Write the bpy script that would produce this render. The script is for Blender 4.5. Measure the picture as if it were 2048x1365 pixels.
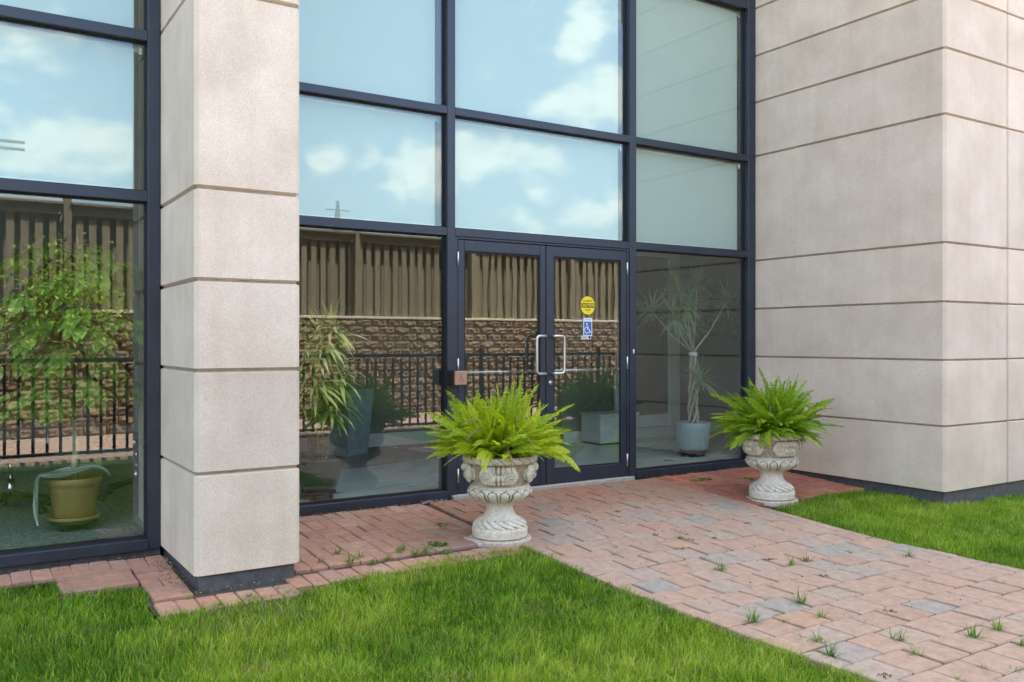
import bpy, math, random
import numpy as np
from mathutils import Vector, Matrix, Euler

# ------------------------------------------------------------------ reset
for o in list(bpy.data.objects): bpy.data.objects.remove(o)
SC = bpy.context.scene
COL = SC.collection
random.seed(7); np.random.seed(7)
R = math.radians

# ------------------------------------------------------------------ camera
F_PX = 1766.3; TH = R(32.764); CH = 1.28; HY = 682.07
cd = bpy.data.cameras.new('camera'); cam = bpy.data.objects.new('camera', cd); COL.objects.link(cam)
cam.location = (0, 0, CH); cam.rotation_euler = (R(90), 0, -TH)
cd.sensor_width = 36; cd.lens = F_PX/2048*36; cd.clip_start = .02; cd.clip_end = 3000
SC.camera = cam
SN, CS = math.sin(TH), math.cos(TH)
def ray(x, y):
    r = (x-1024)/F_PX
    return Vector((SN+r*CS, CS-r*SN, (HY-y)/F_PX))
def on_y(x, y, Y):
    v = ray(x, y); return v*(Y/v.y)+Vector((0, 0, CH))
def zg(Y): return -.065-.05*min(max(6.57-Y, 0), 2.6)
def on_ground(x, y):
    v = ray(x, y); z = -.1
    for i in range(25):
        p = v*((z-CH)/v.z); z = zg(p.y)
    return Vector((p.x, p.y, z))
def depth(X, Y): return X*SN+Y*CS

# ------------------------------------------------------------------ light
SUN_EL, SUN_AZ = R(56), R(44)
w = bpy.data.worlds.new('World'); SC.world = w; w.use_nodes = True
nt = w.node_tree; nt.nodes.clear()
def N(tree, kind, **kw):
    n = tree.nodes.new(kind)
    for k, v in kw.items():
        if k.startswith('i_'):
            key = k[2:]
            n.inputs[int(key) if key.isdigit() else key].default_value = v
        else: setattr(n, k, v)
    return n
out = N(nt, 'ShaderNodeOutputWorld'); bg = N(nt, 'ShaderNodeBackground'); bg.inputs[1].default_value = .15
sky = N(nt, 'ShaderNodeTexSky', sky_type='NISHITA', sun_disc=False, sun_elevation=SUN_EL, sun_rotation=SUN_AZ,
        altitude=150, air_density=1.0, dust_density=3.0, ozone_density=.8)
geo = N(nt, 'ShaderNodeTexCoord')
L = nt.links.new
# cumulus: the ones the glass mirrors stand where the photograph shows them, others are unseen noise cover, thickened to whiten the shade light
blobs = [(110, 262, 150, 55, 1), (210, 300, 110, 50, .9), (40, 285, 110, 40, .9), (60, 362, 80, 22, .8), (30, 85, 130, 45, .55),
         (640, 312, 60, 38, .85), (732, 318, 38, 28, .7), (800, 352, 60, 40, .8), (865, 345, 90, 52, 1), (960, 318, 100, 50, 1),
         (1060, 330, 95, 48, .95), (1190, 62, 60, 75, 1), (1150, 205, 95, 48, 1), (1230, 190, 80, 55, .95), (1190, 415, 85, 38, .95),
         (1260, 395, 60, 40, .9), (1075, 392, 55, 22, .55), (1035, 430, 60, 20, .5), (480, 300, 120, 50, .9), (1420, 300, 140, 60, .9),
         (1600, 120, 150, 70, .9), (-120, 200, 130, 60, .9), (1330, 90, 60, 50, .7)]
tot = None
wn = N(nt, 'ShaderNodeTexNoise', i_Scale=9.0, i_Detail=4.0)
L(geo.outputs['Generated'], wn.inputs['Vector'])
wsub = N(nt, 'ShaderNodeVectorMath', operation='SUBTRACT'); wsub.inputs[1].default_value = (.5, .5, .5)
L(wn.outputs['Color'], wsub.inputs[0])
wsc = N(nt, 'ShaderNodeVectorMath', operation='SCALE'); wsc.inputs['Scale'].default_value = .085; L(wsub.outputs[0], wsc.inputs[0])
wadd = N(nt, 'ShaderNodeVectorMath', operation='ADD'); L(geo.outputs['Generated'], wadd.inputs[0]); L(wsc.outputs[0], wadd.inputs[1])
for (bx, by, rx, ry, am) in blobs:
    v = ray(bx, by); v.y = -v.y; v.normalize()
    s = N(nt, 'ShaderNodeVectorMath', operation='SUBTRACT'); s.inputs[1].default_value = v; L(wadd.outputs[0], s.inputs[0])
    m = N(nt, 'ShaderNodeVectorMath', operation='MULTIPLY'); k = F_PX/rx; m.inputs[1].default_value = (k, k, F_PX/ry); L(s.outputs[0], m.inputs[0])
    ln = N(nt, 'ShaderNodeVectorMath', operation='LENGTH'); L(m.outputs[0], ln.inputs[0])
    mr = N(nt, 'ShaderNodeMapRange', interpolation_type='SMOOTHSTEP'); mr.inputs['From Min'].default_value = 1.35; mr.inputs['From Max'].default_value = .15
    mr.inputs['To Max'].default_value = am; L(ln.outputs['Value'], mr.inputs['Value'])
    if tot is None: tot = mr.outputs[0]
    else:
        mx = N(nt, 'ShaderNodeMath', operation='MAXIMUM'); L(tot, mx.inputs[0]); L(mr.outputs[0], mx.inputs[1]); tot = mx.outputs[0]
gn = N(nt, 'ShaderNodeTexNoise', i_Scale=3.2, i_Detail=5.0, i_Roughness=.55)
mp = N(nt, 'ShaderNodeMapping'); mp.inputs['Scale'].default_value = (1, 1, 1.9); L(geo.outputs['Generated'], mp.inputs[0]); L(mp.outputs[0], gn.inputs['Vector'])
gm = N(nt, 'ShaderNodeMapRange', interpolation_type='SMOOTHSTEP'); gm.inputs['From Min'].default_value = .44; gm.inputs['From Max'].default_value = .60; L(gn.outputs['Fac'], gm.inputs[0])
cv = ray(700, 250); cv.y = -cv.y; cv.normalize()
dt = N(nt, 'ShaderNodeVectorMath', operation='DOT_PRODUCT'); dt.inputs[1].default_value = cv; L(geo.outputs['Generated'], dt.inputs[0])
dm = N(nt, 'ShaderNodeMapRange', interpolation_type='SMOOTHSTEP'); dm.inputs['From Min'].default_value = .88; dm.inputs['From Max'].default_value = .78; L(dt.outputs['Value'], dm.inputs[0])
gg = N(nt, 'ShaderNodeMath', operation='MULTIPLY'); L(gm.outputs[0], gg.inputs[0]); L(dm.outputs[0], gg.inputs[1])
mx = N(nt, 'ShaderNodeMath', operation='MAXIMUM'); L(tot, mx.inputs[0]); L(gg.outputs[0], mx.inputs[1])
fn = N(nt, 'ShaderNodeTexNoise', i_Scale=26.0, i_Detail=6.0, i_Roughness=.6); L(mp.outputs[0], fn.inputs['Vector'])
fa = N(nt, 'ShaderNodeMath', operation='MULTIPLY_ADD'); fa.inputs[1].default_value = 1.7; fa.inputs[2].default_value = -.85; L(fn.outputs['Fac'], fa.inputs[0])
sm = N(nt, 'ShaderNodeMath', operation='ADD'); L(mx.outputs[0], sm.inputs[0]); L(fa.outputs[0], sm.inputs[1])
cm = N(nt, 'ShaderNodeMapRange', interpolation_type='SMOOTHSTEP'); cm.inputs['From Min'].default_value = .12; cm.inputs['From Max'].default_value = 1.0
cm.inputs['To Max'].default_value = .92; L(sm.outputs[0], cm.inputs[0])
cc = N(nt, 'ShaderNodeMix', data_type='RGBA'); cc.inputs['A'].default_value = (4.2, 4.25, 4.3, 1); cc.inputs['B'].default_value = (6.5, 6.35, 6.0, 1); L(fn.outputs['Fac'], cc.inputs['Factor'])
mix = N(nt, 'ShaderNodeMix', data_type='RGBA'); L(cm.outputs[0], mix.inputs['Factor']); L(sky.outputs[0], mix.inputs['A']); L(cc.outputs['Result'], mix.inputs['B'])
L(mix.outputs['Result'], bg.inputs[0]); L(bg.outputs[0], out.inputs[0])

sd = bpy.data.lights.new('sun', 'SUN'); sd.energy = 4.6; sd.angle = R(.55); sd.color = (1, .95, .87)
so = bpy.data.objects.new('sun', sd); COL.objects.link(so)
sv = Vector((math.sin(SUN_AZ)*math.cos(SUN_EL), math.cos(SUN_AZ)*math.cos(SUN_EL), math.sin(SUN_EL)))
so.rotation_euler = sv.to_track_quat('Z', 'Y').to_euler(); so.location = sv*40

vs = SC.view_settings; vs.view_transform = 'Standard'; vs.look = 'None'; vs.exposure = 2.3; vs.gamma = 1
SC.render.engine = 'CYCLES'; SC.cycles.max_bounces = 10; SC.cycles.transparent_max_bounces = 16
SC.cycles.diffuse_bounces = 4; SC.cycles.glossy_bounces = 5
SC.render.resolution_x = 1024; SC.render.resolution_y = 682

# ------------------------------------------------------------------ mesh helpers
class MB:
    def __init__(s): s.v = []; s.f = []; s.m = []
    def add(s, vs_, fs, m=0):
        b = len(s.v); s.v += [tuple(p) for p in vs_]; s.f += [tuple(b+i for i in q) for q in fs]; s.m += [m]*len(fs); return s
    def box(s, x0, x1, y0, y1, z0, z1, m=0):
        return s.add([(x0,y0,z0),(x1,y0,z0),(x1,y1,z0),(x0,y1,z0),(x0,y0,z1),(x1,y0,z1),(x1,y1,z1),(x0,y1,z1)],
            [(0,3,2,1),(4,5,6,7),(0,1,5,4),(1,2,6,5),(2,3,7,6),(3,0,4,7)], m)
    def cbox(s, x0, x1, y0, y1, z0, z1, c=.004, m=0, cz=None):
        # box with chamfered edges; cz = wider chamfer of the vertical edges
        cz = cz or c
        C = ((x0+x1)/2, (y0+y1)/2, (z0+z1)/2); H = ((x1-x0)/2, (y1-y0)/2, (z1-z0)/2)
        vs_ = []; idx = {}
        for sx in (-1, 1):
            for sy in (-1, 1):
                for sz in (-1, 1):
                    for a, off in enumerate(((0, cz, c), (cz, 0, c), (max(c, cz), max(c, cz), 0))):
                        idx[(sx, sy, sz, a)] = len(vs_)
                        vs_.append((C[0]+sx*(H[0]-off[0]), C[1]+sy*(H[1]-off[1]), C[2]+sz*(H[2]-off[2])))
        i = lambda *k: idx[k]
        fs = []
        for q in (-1, 1):
            fs.append([i(q,-1,-1,0), i(q,1,-1,0), i(q,1,1,0), i(q,-1,1,0)][::q])
            fs.append([i(-1,q,-1,1), i(1,q,-1,1), i(1,q,1,1), i(-1,q,1,1)][::-q])
            fs.append([i(-1,-1,q,2), i(1,-1,q,2), i(1,1,q,2), i(-1,1,q,2)][::q])
        for a in (-1, 1):
            for b in (-1, 1):
                fs.append([i(a,b,-1,0), i(a,b,-1,1), i(a,b,1,1), i(a,b,1,0)][::-a*b])
                fs.append([i(a,-1,b,0), i(a,-1,b,2), i(a,1,b,2), i(a,1,b,0)][::a*b])
                fs.append([i(-1,a,b,1), i(-1,a,b,2), i(1,a,b,2), i(1,a,b,1)][::-a*b])
                for c_ in (-1, 1):
                    fs.append([i(a,b,c_,0), i(a,b,c_,1), i(a,b,c_,2)][::a*b*c_])
        return s.add(vs_, fs, m)
    def tube(s, path, rad, n=8, m=0, cap=True, closed=False):
        P = [Vector(p) for p in path]; k = len(P)
        if not hasattr(rad, '__len__'): rad = [rad]*k
        b = len(s.v); up = None
        for j in range(k):
            t = (P[min(j+1, k-1)]-P[max(j-1, 0)])
            if t.length < 1e-9: t = Vector((0, 0, 1))
            t.normalize()
            if up is None:
                up = Vector((0, 0, 1)) if abs(t.z) < .9 else Vector((1, 0, 0))
            u = up-t*up.dot(t)
            if u.length < 1e-5: u = t.orthogonal()
            u.normalize(); up = u; vv = t.cross(u)
            for a in range(n):
                an = 2*math.pi*a/n
                s.v.append(tuple(P[j]+(u*math.cos(an)+vv*math.sin(an))*rad[j]))
        for j in range(k-1):
            for a in range(n):
                a2 = (a+1) % n
                s.f.append((b+j*n+a, b+j*n+a2, b+(j+1)*n+a2, b+(j+1)*n+a)); s.m.append(m)
        if cap:
            s.f.append(tuple(b+a for a in range(n))[::-1]); s.m.append(m)
            s.f.append(tuple(b+(k-1)*n+a for a in range(n))); s.m.append(m)
        return s
    def lathe(s, prof, n=32, m=0, c=(0, 0, 0), fn=None, mf=None, cap=True):
        # prof [(r,z)]; fn(theta, j, r, z)->r,z ; mf(theta_mid, j)->material index
        b = len(s.v); k = len(prof)
        for j, (r, z) in enumerate(prof):
            for a in range(n):
                th = 2*math.pi*a/n
                r2, z2 = fn(th, j, r, z) if fn else (r, z)
                s.v.append((c[0]+r2*math.cos(th), c[1]+r2*math.sin(th), c[2]+z2))
        for j in range(k-1):
            for a in range(n):
                a2 = (a+1) % n
                s.f.append((b+j*n+a, b+j*n+a2, b+(j+1)*n+a2, b+(j+1)*n+a))
                s.m.append(mf(2*math.pi*(a+.5)/n, j) if mf else m)
        if cap:
            s.f.append(tuple(b+a for a in range(n))[::-1]); s.m.append(m)
            s.f.append(tuple(b+(k-1)*n+a for a in range(n))); s.m.append(m)
        return s
    def ell(s, c, r, m=0, nu=10, nv=6, rot=None):
        prof = []; b = len(s.v)
        for j in range(nv+1):
            ph = math.pi*j/nv
            for a in range(nu):
                th = 2*math.pi*a/nu
                p = Vector((r[0]*math.sin(ph)*math.cos(th), r[1]*math.sin(ph)*math.sin(th), -r[2]*math.cos(ph)))
                if rot is not None: p = rot @ p
                s.v.append((c[0]+p.x, c[1]+p.y, c[2]+p.z))
        for j in range(nv):
            for a in range(nu):
                a2 = (a+1) % nu
                s.f.append((b+j*nu+a, b+j*nu+a2, b+(j+1)*nu+a2, b+(j+1)*nu+a)); s.m.append(m)
        return s
    def mesh(s, name, mats, smooth=False):
        me = bpy.data.meshes.new(name); me.from_pydata(s.v, [], s.f)
        for k in (mats if isinstance(mats, (list, tuple)) else [mats]): me.materials.append(k)
        if any(s.m): me.polygons.foreach_set('material_index', s.m)
        if smooth: me.polygons.foreach_set('use_smooth', [True]*len(s.f))
        me.update(); return me
    def build(s, name, mats, parent=None, smooth=False, loc=None, rot=None):
        return link(name, s.mesh(name, mats, smooth), parent, loc, rot)

def link(name, me, parent=None, loc=None, rot=None):
    """loc is in the parent's own frame; when loc is None the mesh holds world coordinates"""
    o = bpy.data.objects.new(name, me); COL.objects.link(o)
    if parent is not None:
        o.parent = parent
        if loc is None: o.matrix_parent_inverse = world_of(parent).inverted()
    if loc is not None: o.location = loc
    if rot is not None: o.rotation_euler = rot
    return o
def world_of(o):
    m = Matrix.LocRotScale(o.location, o.rotation_euler, o.scale)
    return world_of(o.parent) @ o.matrix_parent_inverse @ m if o.parent else m
def tag(o, label=None, cat=None, group=None, kind=None):
    if label: o['label'] = label
    if cat: o['category'] = cat
    if group: o['group'] = group
    if kind: o['kind'] = kind
    return o
def thing(name, loc, label, cat, group=None, rot=None):
    o = bpy.data.objects.new(name, None); COL.objects.link(o); o.location = loc; o.empty_display_size = .1
    if rot is not None: o.rotation_euler = rot
    return tag(o, label, cat, group)
def struct(o): o['kind'] = 'structure'; return o
def smoothed(me, ang=40):
    me.polygons.foreach_set('use_smooth', [True]*len(me.polygons))
    if hasattr(me, 'set_sharp_from_angle'): me.set_sharp_from_angle(angle=R(ang))
    return me

# ------------------------------------------------------------------ materials
def new_mat(name):
    m = bpy.data.materials.new(name); m.use_nodes = True; t = m.node_tree; t.nodes.clear()
    o = N(t, 'ShaderNodeOutputMaterial'); return m, t, o
def ramp(t, stops, interp='LINEAR'):
    n = N(t, 'ShaderNodeValToRGB'); cr = n.color_ramp; cr.interpolation = interp
    while len(cr.elements) < len(stops): cr.elements.new(.5)
    for e, (p, c) in zip(cr.elements, stops): e.position = p; e.color = (*c, 1)
    return n
def pos_tex(t, kind='ShaderNodeTexNoise', space='pos', **kw):
    n = N(t, kind, **kw)
    if space == 'pos': g = N(t, 'ShaderNodeNewGeometry'); t.links.new(g.outputs['Position'], n.inputs['Vector'])
    else: g = N(t, 'ShaderNodeTexCoord'); t.links.new(g.outputs['Object'], n.inputs['Vector'])
    return n
def mixc(t, fac, a, b, mode='MIX'):
    n = N(t, 'ShaderNodeMix', data_type='RGBA', blend_type=mode)
    for k, v in (('Factor', fac), ('A', a), ('B', b)):
        if isinstance(v, (int, float)): n.inputs[k].default_value = v
        elif isinstance(v, tuple): n.inputs[k].default_value = (*v, 1)
        else: t.links.new(v, n.inputs[k])
    return n.outputs['Result']
def pbsdf(t, o, col, rough=.6, metal=0, spec=.5, bump=None, bstr=.2, bdist=.01):
    p = N(t, 'ShaderNodeBsdfPrincipled')
    for k, v in (('Base Color', col), ('Roughness', rough), ('Metallic', metal), ('Specular IOR Level', spec)):
        if isinstance(v, tuple): p.inputs[k].default_value = (*v, 1)
        elif isinstance(v, (int, float)): p.inputs[k].default_value = v
        else: t.links.new(v, p.inputs[k])
    if bump is not None:
        b = N(t, 'ShaderNodeBump'); b.inputs['Strength'].default_value = bstr; b.inputs['Distance'].default_value = bdist
        t.links.new(bump, b.inputs['Height']); t.links.new(b.outputs[0], p.inputs['Normal'])
    t.links.new(p.outputs[0], o.inputs[0]); return p
def simple(name, col, rough=.6, metal=0, spec=.5, var=.12, scale=14, bstr=.0):
    m, t, o = new_mat(name)
    n = pos_tex(t, i_Scale=scale, i_Detail=4.0)
    a = tuple(c*(1-var) for c in col); b = tuple(min(1, c*(1+var)) for c in col)
    r = ramp(t, [(.3, a), (.7, b)]); t.links.new(n.outputs['Fac'], r.inputs[0])
    pbsdf(t, o, r.outputs[0], rough, metal, spec, n.outputs['Fac'] if bstr else None, bstr)
    return m

def stone_mat(name, dark, light):
    m, t, o = new_mat(name)
    n1 = pos_tex(t, i_Scale=2.3, i_Detail=5.0, i_Roughness=.6)
    n2 = pos_tex(t, i_Scale=190.0, i_Detail=2.0)
    v = pos_tex(t, 'ShaderNodeTexVoronoi', i_Scale=85.0)
    n3 = pos_tex(t, i_Scale=11.0, i_Detail=3.0)
    r = ramp(t, [(.32, dark), (.68, light)]); t.links.new(n1.outputs['Fac'], r.inputs[0])
    r2 = ramp(t, [(.35, (.86, .85, .84)), (.7, (1.08, 1.07, 1.06))]); t.links.new(n2.outputs['Fac'], r2.inputs[0])
    c = mixc(t, 1.0, r.outputs[0], r2.outputs[0], 'MULTIPLY')
    # air holes of the cast stone, in patches
    a = N(t, 'ShaderNodeMapRange'); a.inputs['From Min'].default_value = .21; a.inputs['From Max'].default_value = .10; t.links.new(v.outputs['Distance'], a.inputs[0])
    gate = N(t, 'ShaderNodeMapRange'); gate.inputs['From Min'].default_value = .48; gate.inputs['From Max'].default_value = .68; t.links.new(n3.outputs['Fac'], gate.inputs[0])
    rv = N(t, 'ShaderNodeMath', operation='GREATER_THAN'); rv.inputs[1].default_value = .5; 
    sx = N(t, 'ShaderNodeSeparateColor'); t.links.new(v.outputs['Color'], sx.inputs[0]); t.links.new(sx.outputs[0], rv.inputs[0])
    pm = N(t, 'ShaderNodeMath', operation='MULTIPLY'); t.links.new(a.outputs[0], pm.inputs[0]); t.links.new(rv.outputs[0], pm.inputs[1])
    pm2 = N(t, 'ShaderNodeMath', operation='MULTIPLY'); t.links.new(pm.outputs[0], pm2.inputs[0]); t.links.new(gate.outputs[0], pm2.inputs[1])
    c = mixc(t, pm2.outputs[0], c, (.13, .11, .09))
    # faint rain streaks
    g = N(t, 'ShaderNodeNewGeometry'); mpn = N(t, 'ShaderNodeMapping'); mpn.inputs['Scale'].default_value = (7, 7, .5)
    t.links.new(g.outputs['Position'], mpn.inputs[0]); n4 = N(t, 'ShaderNodeTexNoise', i_Scale=1.6, i_Detail=3.0); t.links.new(mpn.outputs[0], n4.inputs['Vector'])
    r4 = ramp(t, [(.45, (1, 1, 1)), (.8, (.86, .84, .8))]); t.links.new(n4.outputs['Fac'], r4.inputs[0])
    c = mixc(t, .4, c, r4.outputs[0], 'MULTIPLY')
    oi = N(t, 'ShaderNodeObjectInfo'); ro = ramp(t, [(0, (.93, .925, .92)), (.5, (1, .995, .985)), (1, (1.05, 1.04, 1.03))]); t.links.new(oi.outputs['Random'], ro.inputs[0])
    c = mixc(t, 1.0, c, ro.outputs[0], 'MULTIPLY')
    hb = N(t, 'ShaderNodeMath', operation='SUBTRACT'); t.links.new(n2.outputs['Fac'], hb.inputs[0]); t.links.new(pm2.outputs[0], hb.inputs[1])
    pbsdf(t, o, c, .88, 0, .25, hb.outputs[0], .28, .004)
    return m
M = {}
M['stone'] = stone_mat('cast stone', (.64, .545, .45), (.77, .675, .575))
M['joint'] = simple('joint sealant', (.34, .28, .21), .9, var=.2)
M['plinth'] = simple('grey metal plinth', (.085, .088, .095), .55, var=.25, scale=20, bstr=.1)

def frame_mat():
    m, t, o = new_mat('dark blue aluminium')
    n = pos_tex(t, i_Scale=5.0, i_Detail=5.0); s = pos_tex(t, i_Scale=160.0, i_Detail=1.0)
    r = ramp(t, [(.3, (.026, .036, .054)), (.7, (.035, .047, .068))]); t.links.new(n.outputs['Fac'], r.inputs[0])
    d = ramp(t, [(.72, (0, 0, 0)), (.80, (1, 1, 1))]); t.links.new(s.outputs['Fac'], d.inputs[0])
    dm_ = N(t, 'ShaderNodeMath', operation='MULTIPLY'); dm_.inputs[1].default_value = .35; t.links.new(d.outputs[0], dm_.inputs[0])
    c = mixc(t, dm_.outputs[0], r.outputs[0], (.32, .33, .35))
    rr = ramp(t, [(.3, (.30, .30, .30)), (.7, (.48, .48, .48))]); t.links.new(n.outputs['Fac'], rr.inputs[0])
    pbsdf(t, o, c, rr.outputs[0], .25, .5); return m
M['frame'] = frame_mat()
M['gasket'] = simple('black gasket', (.012, .012, .014), .7)

def glass_mat(name, tint, refl, wave=.0, wscale=3.0):
    m, t, o = new_mat(name)
    lw = N(t, 'ShaderNodeLayerWeight'); lw.inputs['Blend'].default_value = .5
    pw = N(t, 'ShaderNodeMath', operation='POWER'); pw.inputs[1].default_value = 3.2; t.links.new(lw.outputs['Facing'], pw.inputs[0])
    fm = N(t, 'ShaderNodeMath', operation='MULTIPLY_ADD'); fm.inputs[1].default_value = .6; fm.inputs[2].default_value = refl; t.links.new(pw.outputs[0], fm.inputs[0])
    tr = N(t, 'ShaderNodeBsdfTransparent'); tr.inputs[0].default_value = (*tint, 1)
    gl = N(t, 'ShaderNodeBsdfGlossy'); gl.inputs['Roughness'].default_value = 0; gl.inputs['Color'].default_value = (.93, .98, .97, 1)
    if wave:
        g = N(t, 'ShaderNodeNewGeometry'); mpn = N(t, 'ShaderNodeMapping'); mpn.inputs['Scale'].default_value = (1.6, 1.6, .45)
        t.links.new(g.outputs['Position'], mpn.inputs[0]); n = N(t, 'ShaderNodeTexNoise', i_Scale=wscale, i_Detail=1.0); t.links.new(mpn.outputs[0], n.inputs['Vector'])
        b = N(t, 'ShaderNodeBump'); b.inputs['Strength'].default_value = wave; b.inputs['Distance'].default_value = .01
        t.links.new(n.outputs['Fac'], b.inputs['Height']); t.links.new(b.outputs[0], gl.inputs['Normal'])
    mx_ = N(t, 'ShaderNodeMixShader'); t.links.new(fm.outputs[0], mx_.inputs[0]); t.links.new(tr.outputs[0], mx_.inputs[1]); t.links.new(gl.outputs[0], mx_.inputs[2])
    t.links.new(mx_.outputs[0], o.inputs[0]); return m
M['glass'] = glass_mat('green tinted window glass', (.90, .95, .93), .075, .02, 2.0)
M['door_glass'] = glass_mat('door glass', (.90, .95, .925), .09, .022, 4.0)
M['blind'] = simple('white roller blind cloth', (.54, .60, .58), .9, var=.03, scale=300)
M['steel'] = simple('brushed stainless steel', (.62, .63, .64), .32, .85, var=.06)
M['black'] = simple('black plastic', (.012, .012, .013), .45)
M['bronze'] = simple('bronze push plate', (.42, .28, .21), .38, .55, var=.08)
M['engrave'] = simple('engraved bronze', (.2, .15, .11), .5, .4)
M['concrete'] = simple('pale concrete', (.42, .39, .35), .9, var=.15, scale=30, bstr=.2)

def piece_mat(name, stops, stain, stain_amt=.35, rough=.9, speck=.25, redden=None):
    """pavers: colour by piece (object or mesh island), grain, pale specks, stain, optionally redder and darker towards the facade"""
    m, t, o = new_mat(name)
    oi = N(t, 'ShaderNodeObjectInfo'); g = N(t, 'ShaderNodeNewGeometry')
    a = N(t, 'ShaderNodeMath', operation='ADD'); t.links.new(oi.outputs['Random'], a.inputs[0]); t.links.new(g.outputs['Random Per Island'], a.inputs[1])
    fr = N(t, 'ShaderNodeMath', operation='FRACT'); t.links.new(a.outputs[0], fr.inputs[0])
    r = ramp(t, stops); t.links.new(fr.outputs[0], r.inputs[0])
    n1 = pos_tex(t, i_Scale=2.2, i_Detail=5.0, i_Roughness=.65); n2 = pos_tex(t, i_Scale=150.0, i_Detail=3.0); n3 = pos_tex(t, i_Scale=17.0, i_Detail=5.0, i_Roughness=.7)
    c = r.outputs[0]
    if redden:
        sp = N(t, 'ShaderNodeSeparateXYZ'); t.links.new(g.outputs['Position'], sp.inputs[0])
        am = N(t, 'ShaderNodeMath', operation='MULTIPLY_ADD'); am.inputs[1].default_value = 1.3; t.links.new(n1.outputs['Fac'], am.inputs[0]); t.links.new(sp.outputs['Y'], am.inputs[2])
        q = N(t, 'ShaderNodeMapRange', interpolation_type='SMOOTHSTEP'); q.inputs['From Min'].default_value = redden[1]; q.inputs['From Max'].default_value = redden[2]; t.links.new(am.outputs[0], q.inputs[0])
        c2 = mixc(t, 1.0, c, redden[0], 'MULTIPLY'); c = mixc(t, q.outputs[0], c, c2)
    s1 = ramp(t, [(.42, (0, 0, 0)), (.7, (1, 1, 1))]); t.links.new(n1.outputs['Fac'], s1.inputs[0])
    sm_ = N(t, 'ShaderNodeMath', operation='MULTIPLY'); sm_.inputs[1].default_value = stain_amt; t.links.new(s1.outputs[0], sm_.inputs[0])
    c = mixc(t, sm_.outputs[0], c, stain)
    r3 = ramp(t, [(.3, (.78, .77, .76)), (.7, (1.15, 1.14, 1.13))]); t.links.new(n3.outputs['Fac'], r3.inputs[0])
    c = mixc(t, 1.0, c, r3.outputs[0], 'MULTIPLY')
    r2 = ramp(t, [(.3, (.72, .72, .72)), (.62, (1.08, 1.08, 1.08)), (.8, (1.5, 1.5, 1.5))]); t.links.new(n2.outputs['Fac'], r2.inputs[0])
    c = mixc(t, speck*2, c, mixc(t, 1.0, c, r2.outputs[0], 'MULTIPLY'))
    pbsdf(t, o, c, rough, 0, .3, n2.outputs['Fac'], .35, .004)
    return m
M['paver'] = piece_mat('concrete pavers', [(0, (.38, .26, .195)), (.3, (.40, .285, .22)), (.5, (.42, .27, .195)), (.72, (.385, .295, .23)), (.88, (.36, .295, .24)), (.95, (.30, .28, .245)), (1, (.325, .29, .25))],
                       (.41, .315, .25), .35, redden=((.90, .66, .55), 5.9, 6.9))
M['brick'] = piece_mat('red clay bricks', [(0, (.40, .215, .15)), (.35, (.46, .265, .185)), (.6, (.43, .235, .17)), (.85, (.36, .22, .17)), (1, (.48, .31, .23))], (.45, .32, .245), .3)
M['red_brick'] = piece_mat('dark red bricks', [(0, (.34, .12, .075)), (.3, (.46, .19, .11)), (.55, (.38, .15, .10)), (.8, (.30, .13, .11)), (1, (.47, .24, .16))], (.27, .125, .12), .4)
M['white_brick'] = piece_mat('brick with white bloom', [(0, (.58, .54, .5)), (1, (.66, .63, .6))], (.4, .27, .22), .5)
M['sand'] = simple('joint sand', (.075, .056, .042), .95, var=.35, scale=60, bstr=.3)
M['soil'] = simple('lawn soil', (.05, .055, .02), .95, var=.5, scale=30)
M['walk'] = simple('pink concrete sidewalk', (.46, .31, .245), .9, var=.12, scale=6)

def leaf_mat(name, rnd_stops, trans=.35, rough=.5, attr=False, spec=.3):
    m, t, o = new_mat(name)
    if attr:
        a = N(t, 'ShaderNodeAttribute', attribute_name='tint'); col = a.outputs['Color']
    else:
        oi = N(t, 'ShaderNodeObjectInfo'); g = N(t, 'ShaderNodeNewGeometry')
        a = N(t, 'ShaderNodeMath', operation='MULTIPLY_ADD'); a.inputs[1].default_value = .45; t.links.new(g.outputs['Random Per Island'], a.inputs[0])
        b = N(t, 'ShaderNodeMath', operation='MULTIPLY'); b.inputs[1].default_value = .55; t.links.new(oi.outputs['Random'], b.inputs[0]); t.links.new(b.outputs[0], a.inputs[2])
        r = ramp(t, rnd_stops); t.links.new(a.outputs[0], r.inputs[0]); col = r.outputs[0]
    p = N(t, 'ShaderNodeBsdfPrincipled'); p.inputs['Roughness'].default_value = rough; p.inputs['Specular IOR Level'].default_value = spec
    t.links.new(col, p.inputs['Base Color'])
    tl = N(t, 'ShaderNodeBsdfTranslucent'); t.links.new(col, tl.inputs[0])
    mx_ = N(t, 'ShaderNodeMixShader'); mx_.inputs[0].default_value = trans
    t.links.new(p.outputs[0], mx_.inputs[1]); t.links.new(tl.outputs[0], mx_.inputs[2]); t.links.new(mx_.outputs[0], o.inputs[0])
    return m
M['grass'] = leaf_mat('grass blades', None, .4, .5, attr=True)
M['fern'] = leaf_mat('fern fronds', [(0, (.13, .25, .010)), (.3, (.32, .48, .014)), (.65, (.52, .64, .018)), (1, (.66, .70, .05))], .45, .42)
M['fern_stem'] = simple('fern stem', (.22, .26, .05), .6)
M['ficus'] = leaf_mat('ficus leaves', [(0, (.10, .22, .03)), (.5, (.22, .42, .06)), (1, (.42, .58, .12))], .35, .35)
M['dracaena'] = leaf_mat('dracaena leaves', [(0, (.14, .26, .11)), (1, (.32, .46, .22))], .3, .4)
M['striped_leaf'] = leaf_mat('striped dracaena leaves', [(0, (.24, .36, .08)), (.5, (.55, .60, .20)), (1, (.80, .74, .40))], .35, .4)
M['bark'] = simple('pale bark', (.50, .44, .33), .9, var=.25, scale=40, bstr=.3)
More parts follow.
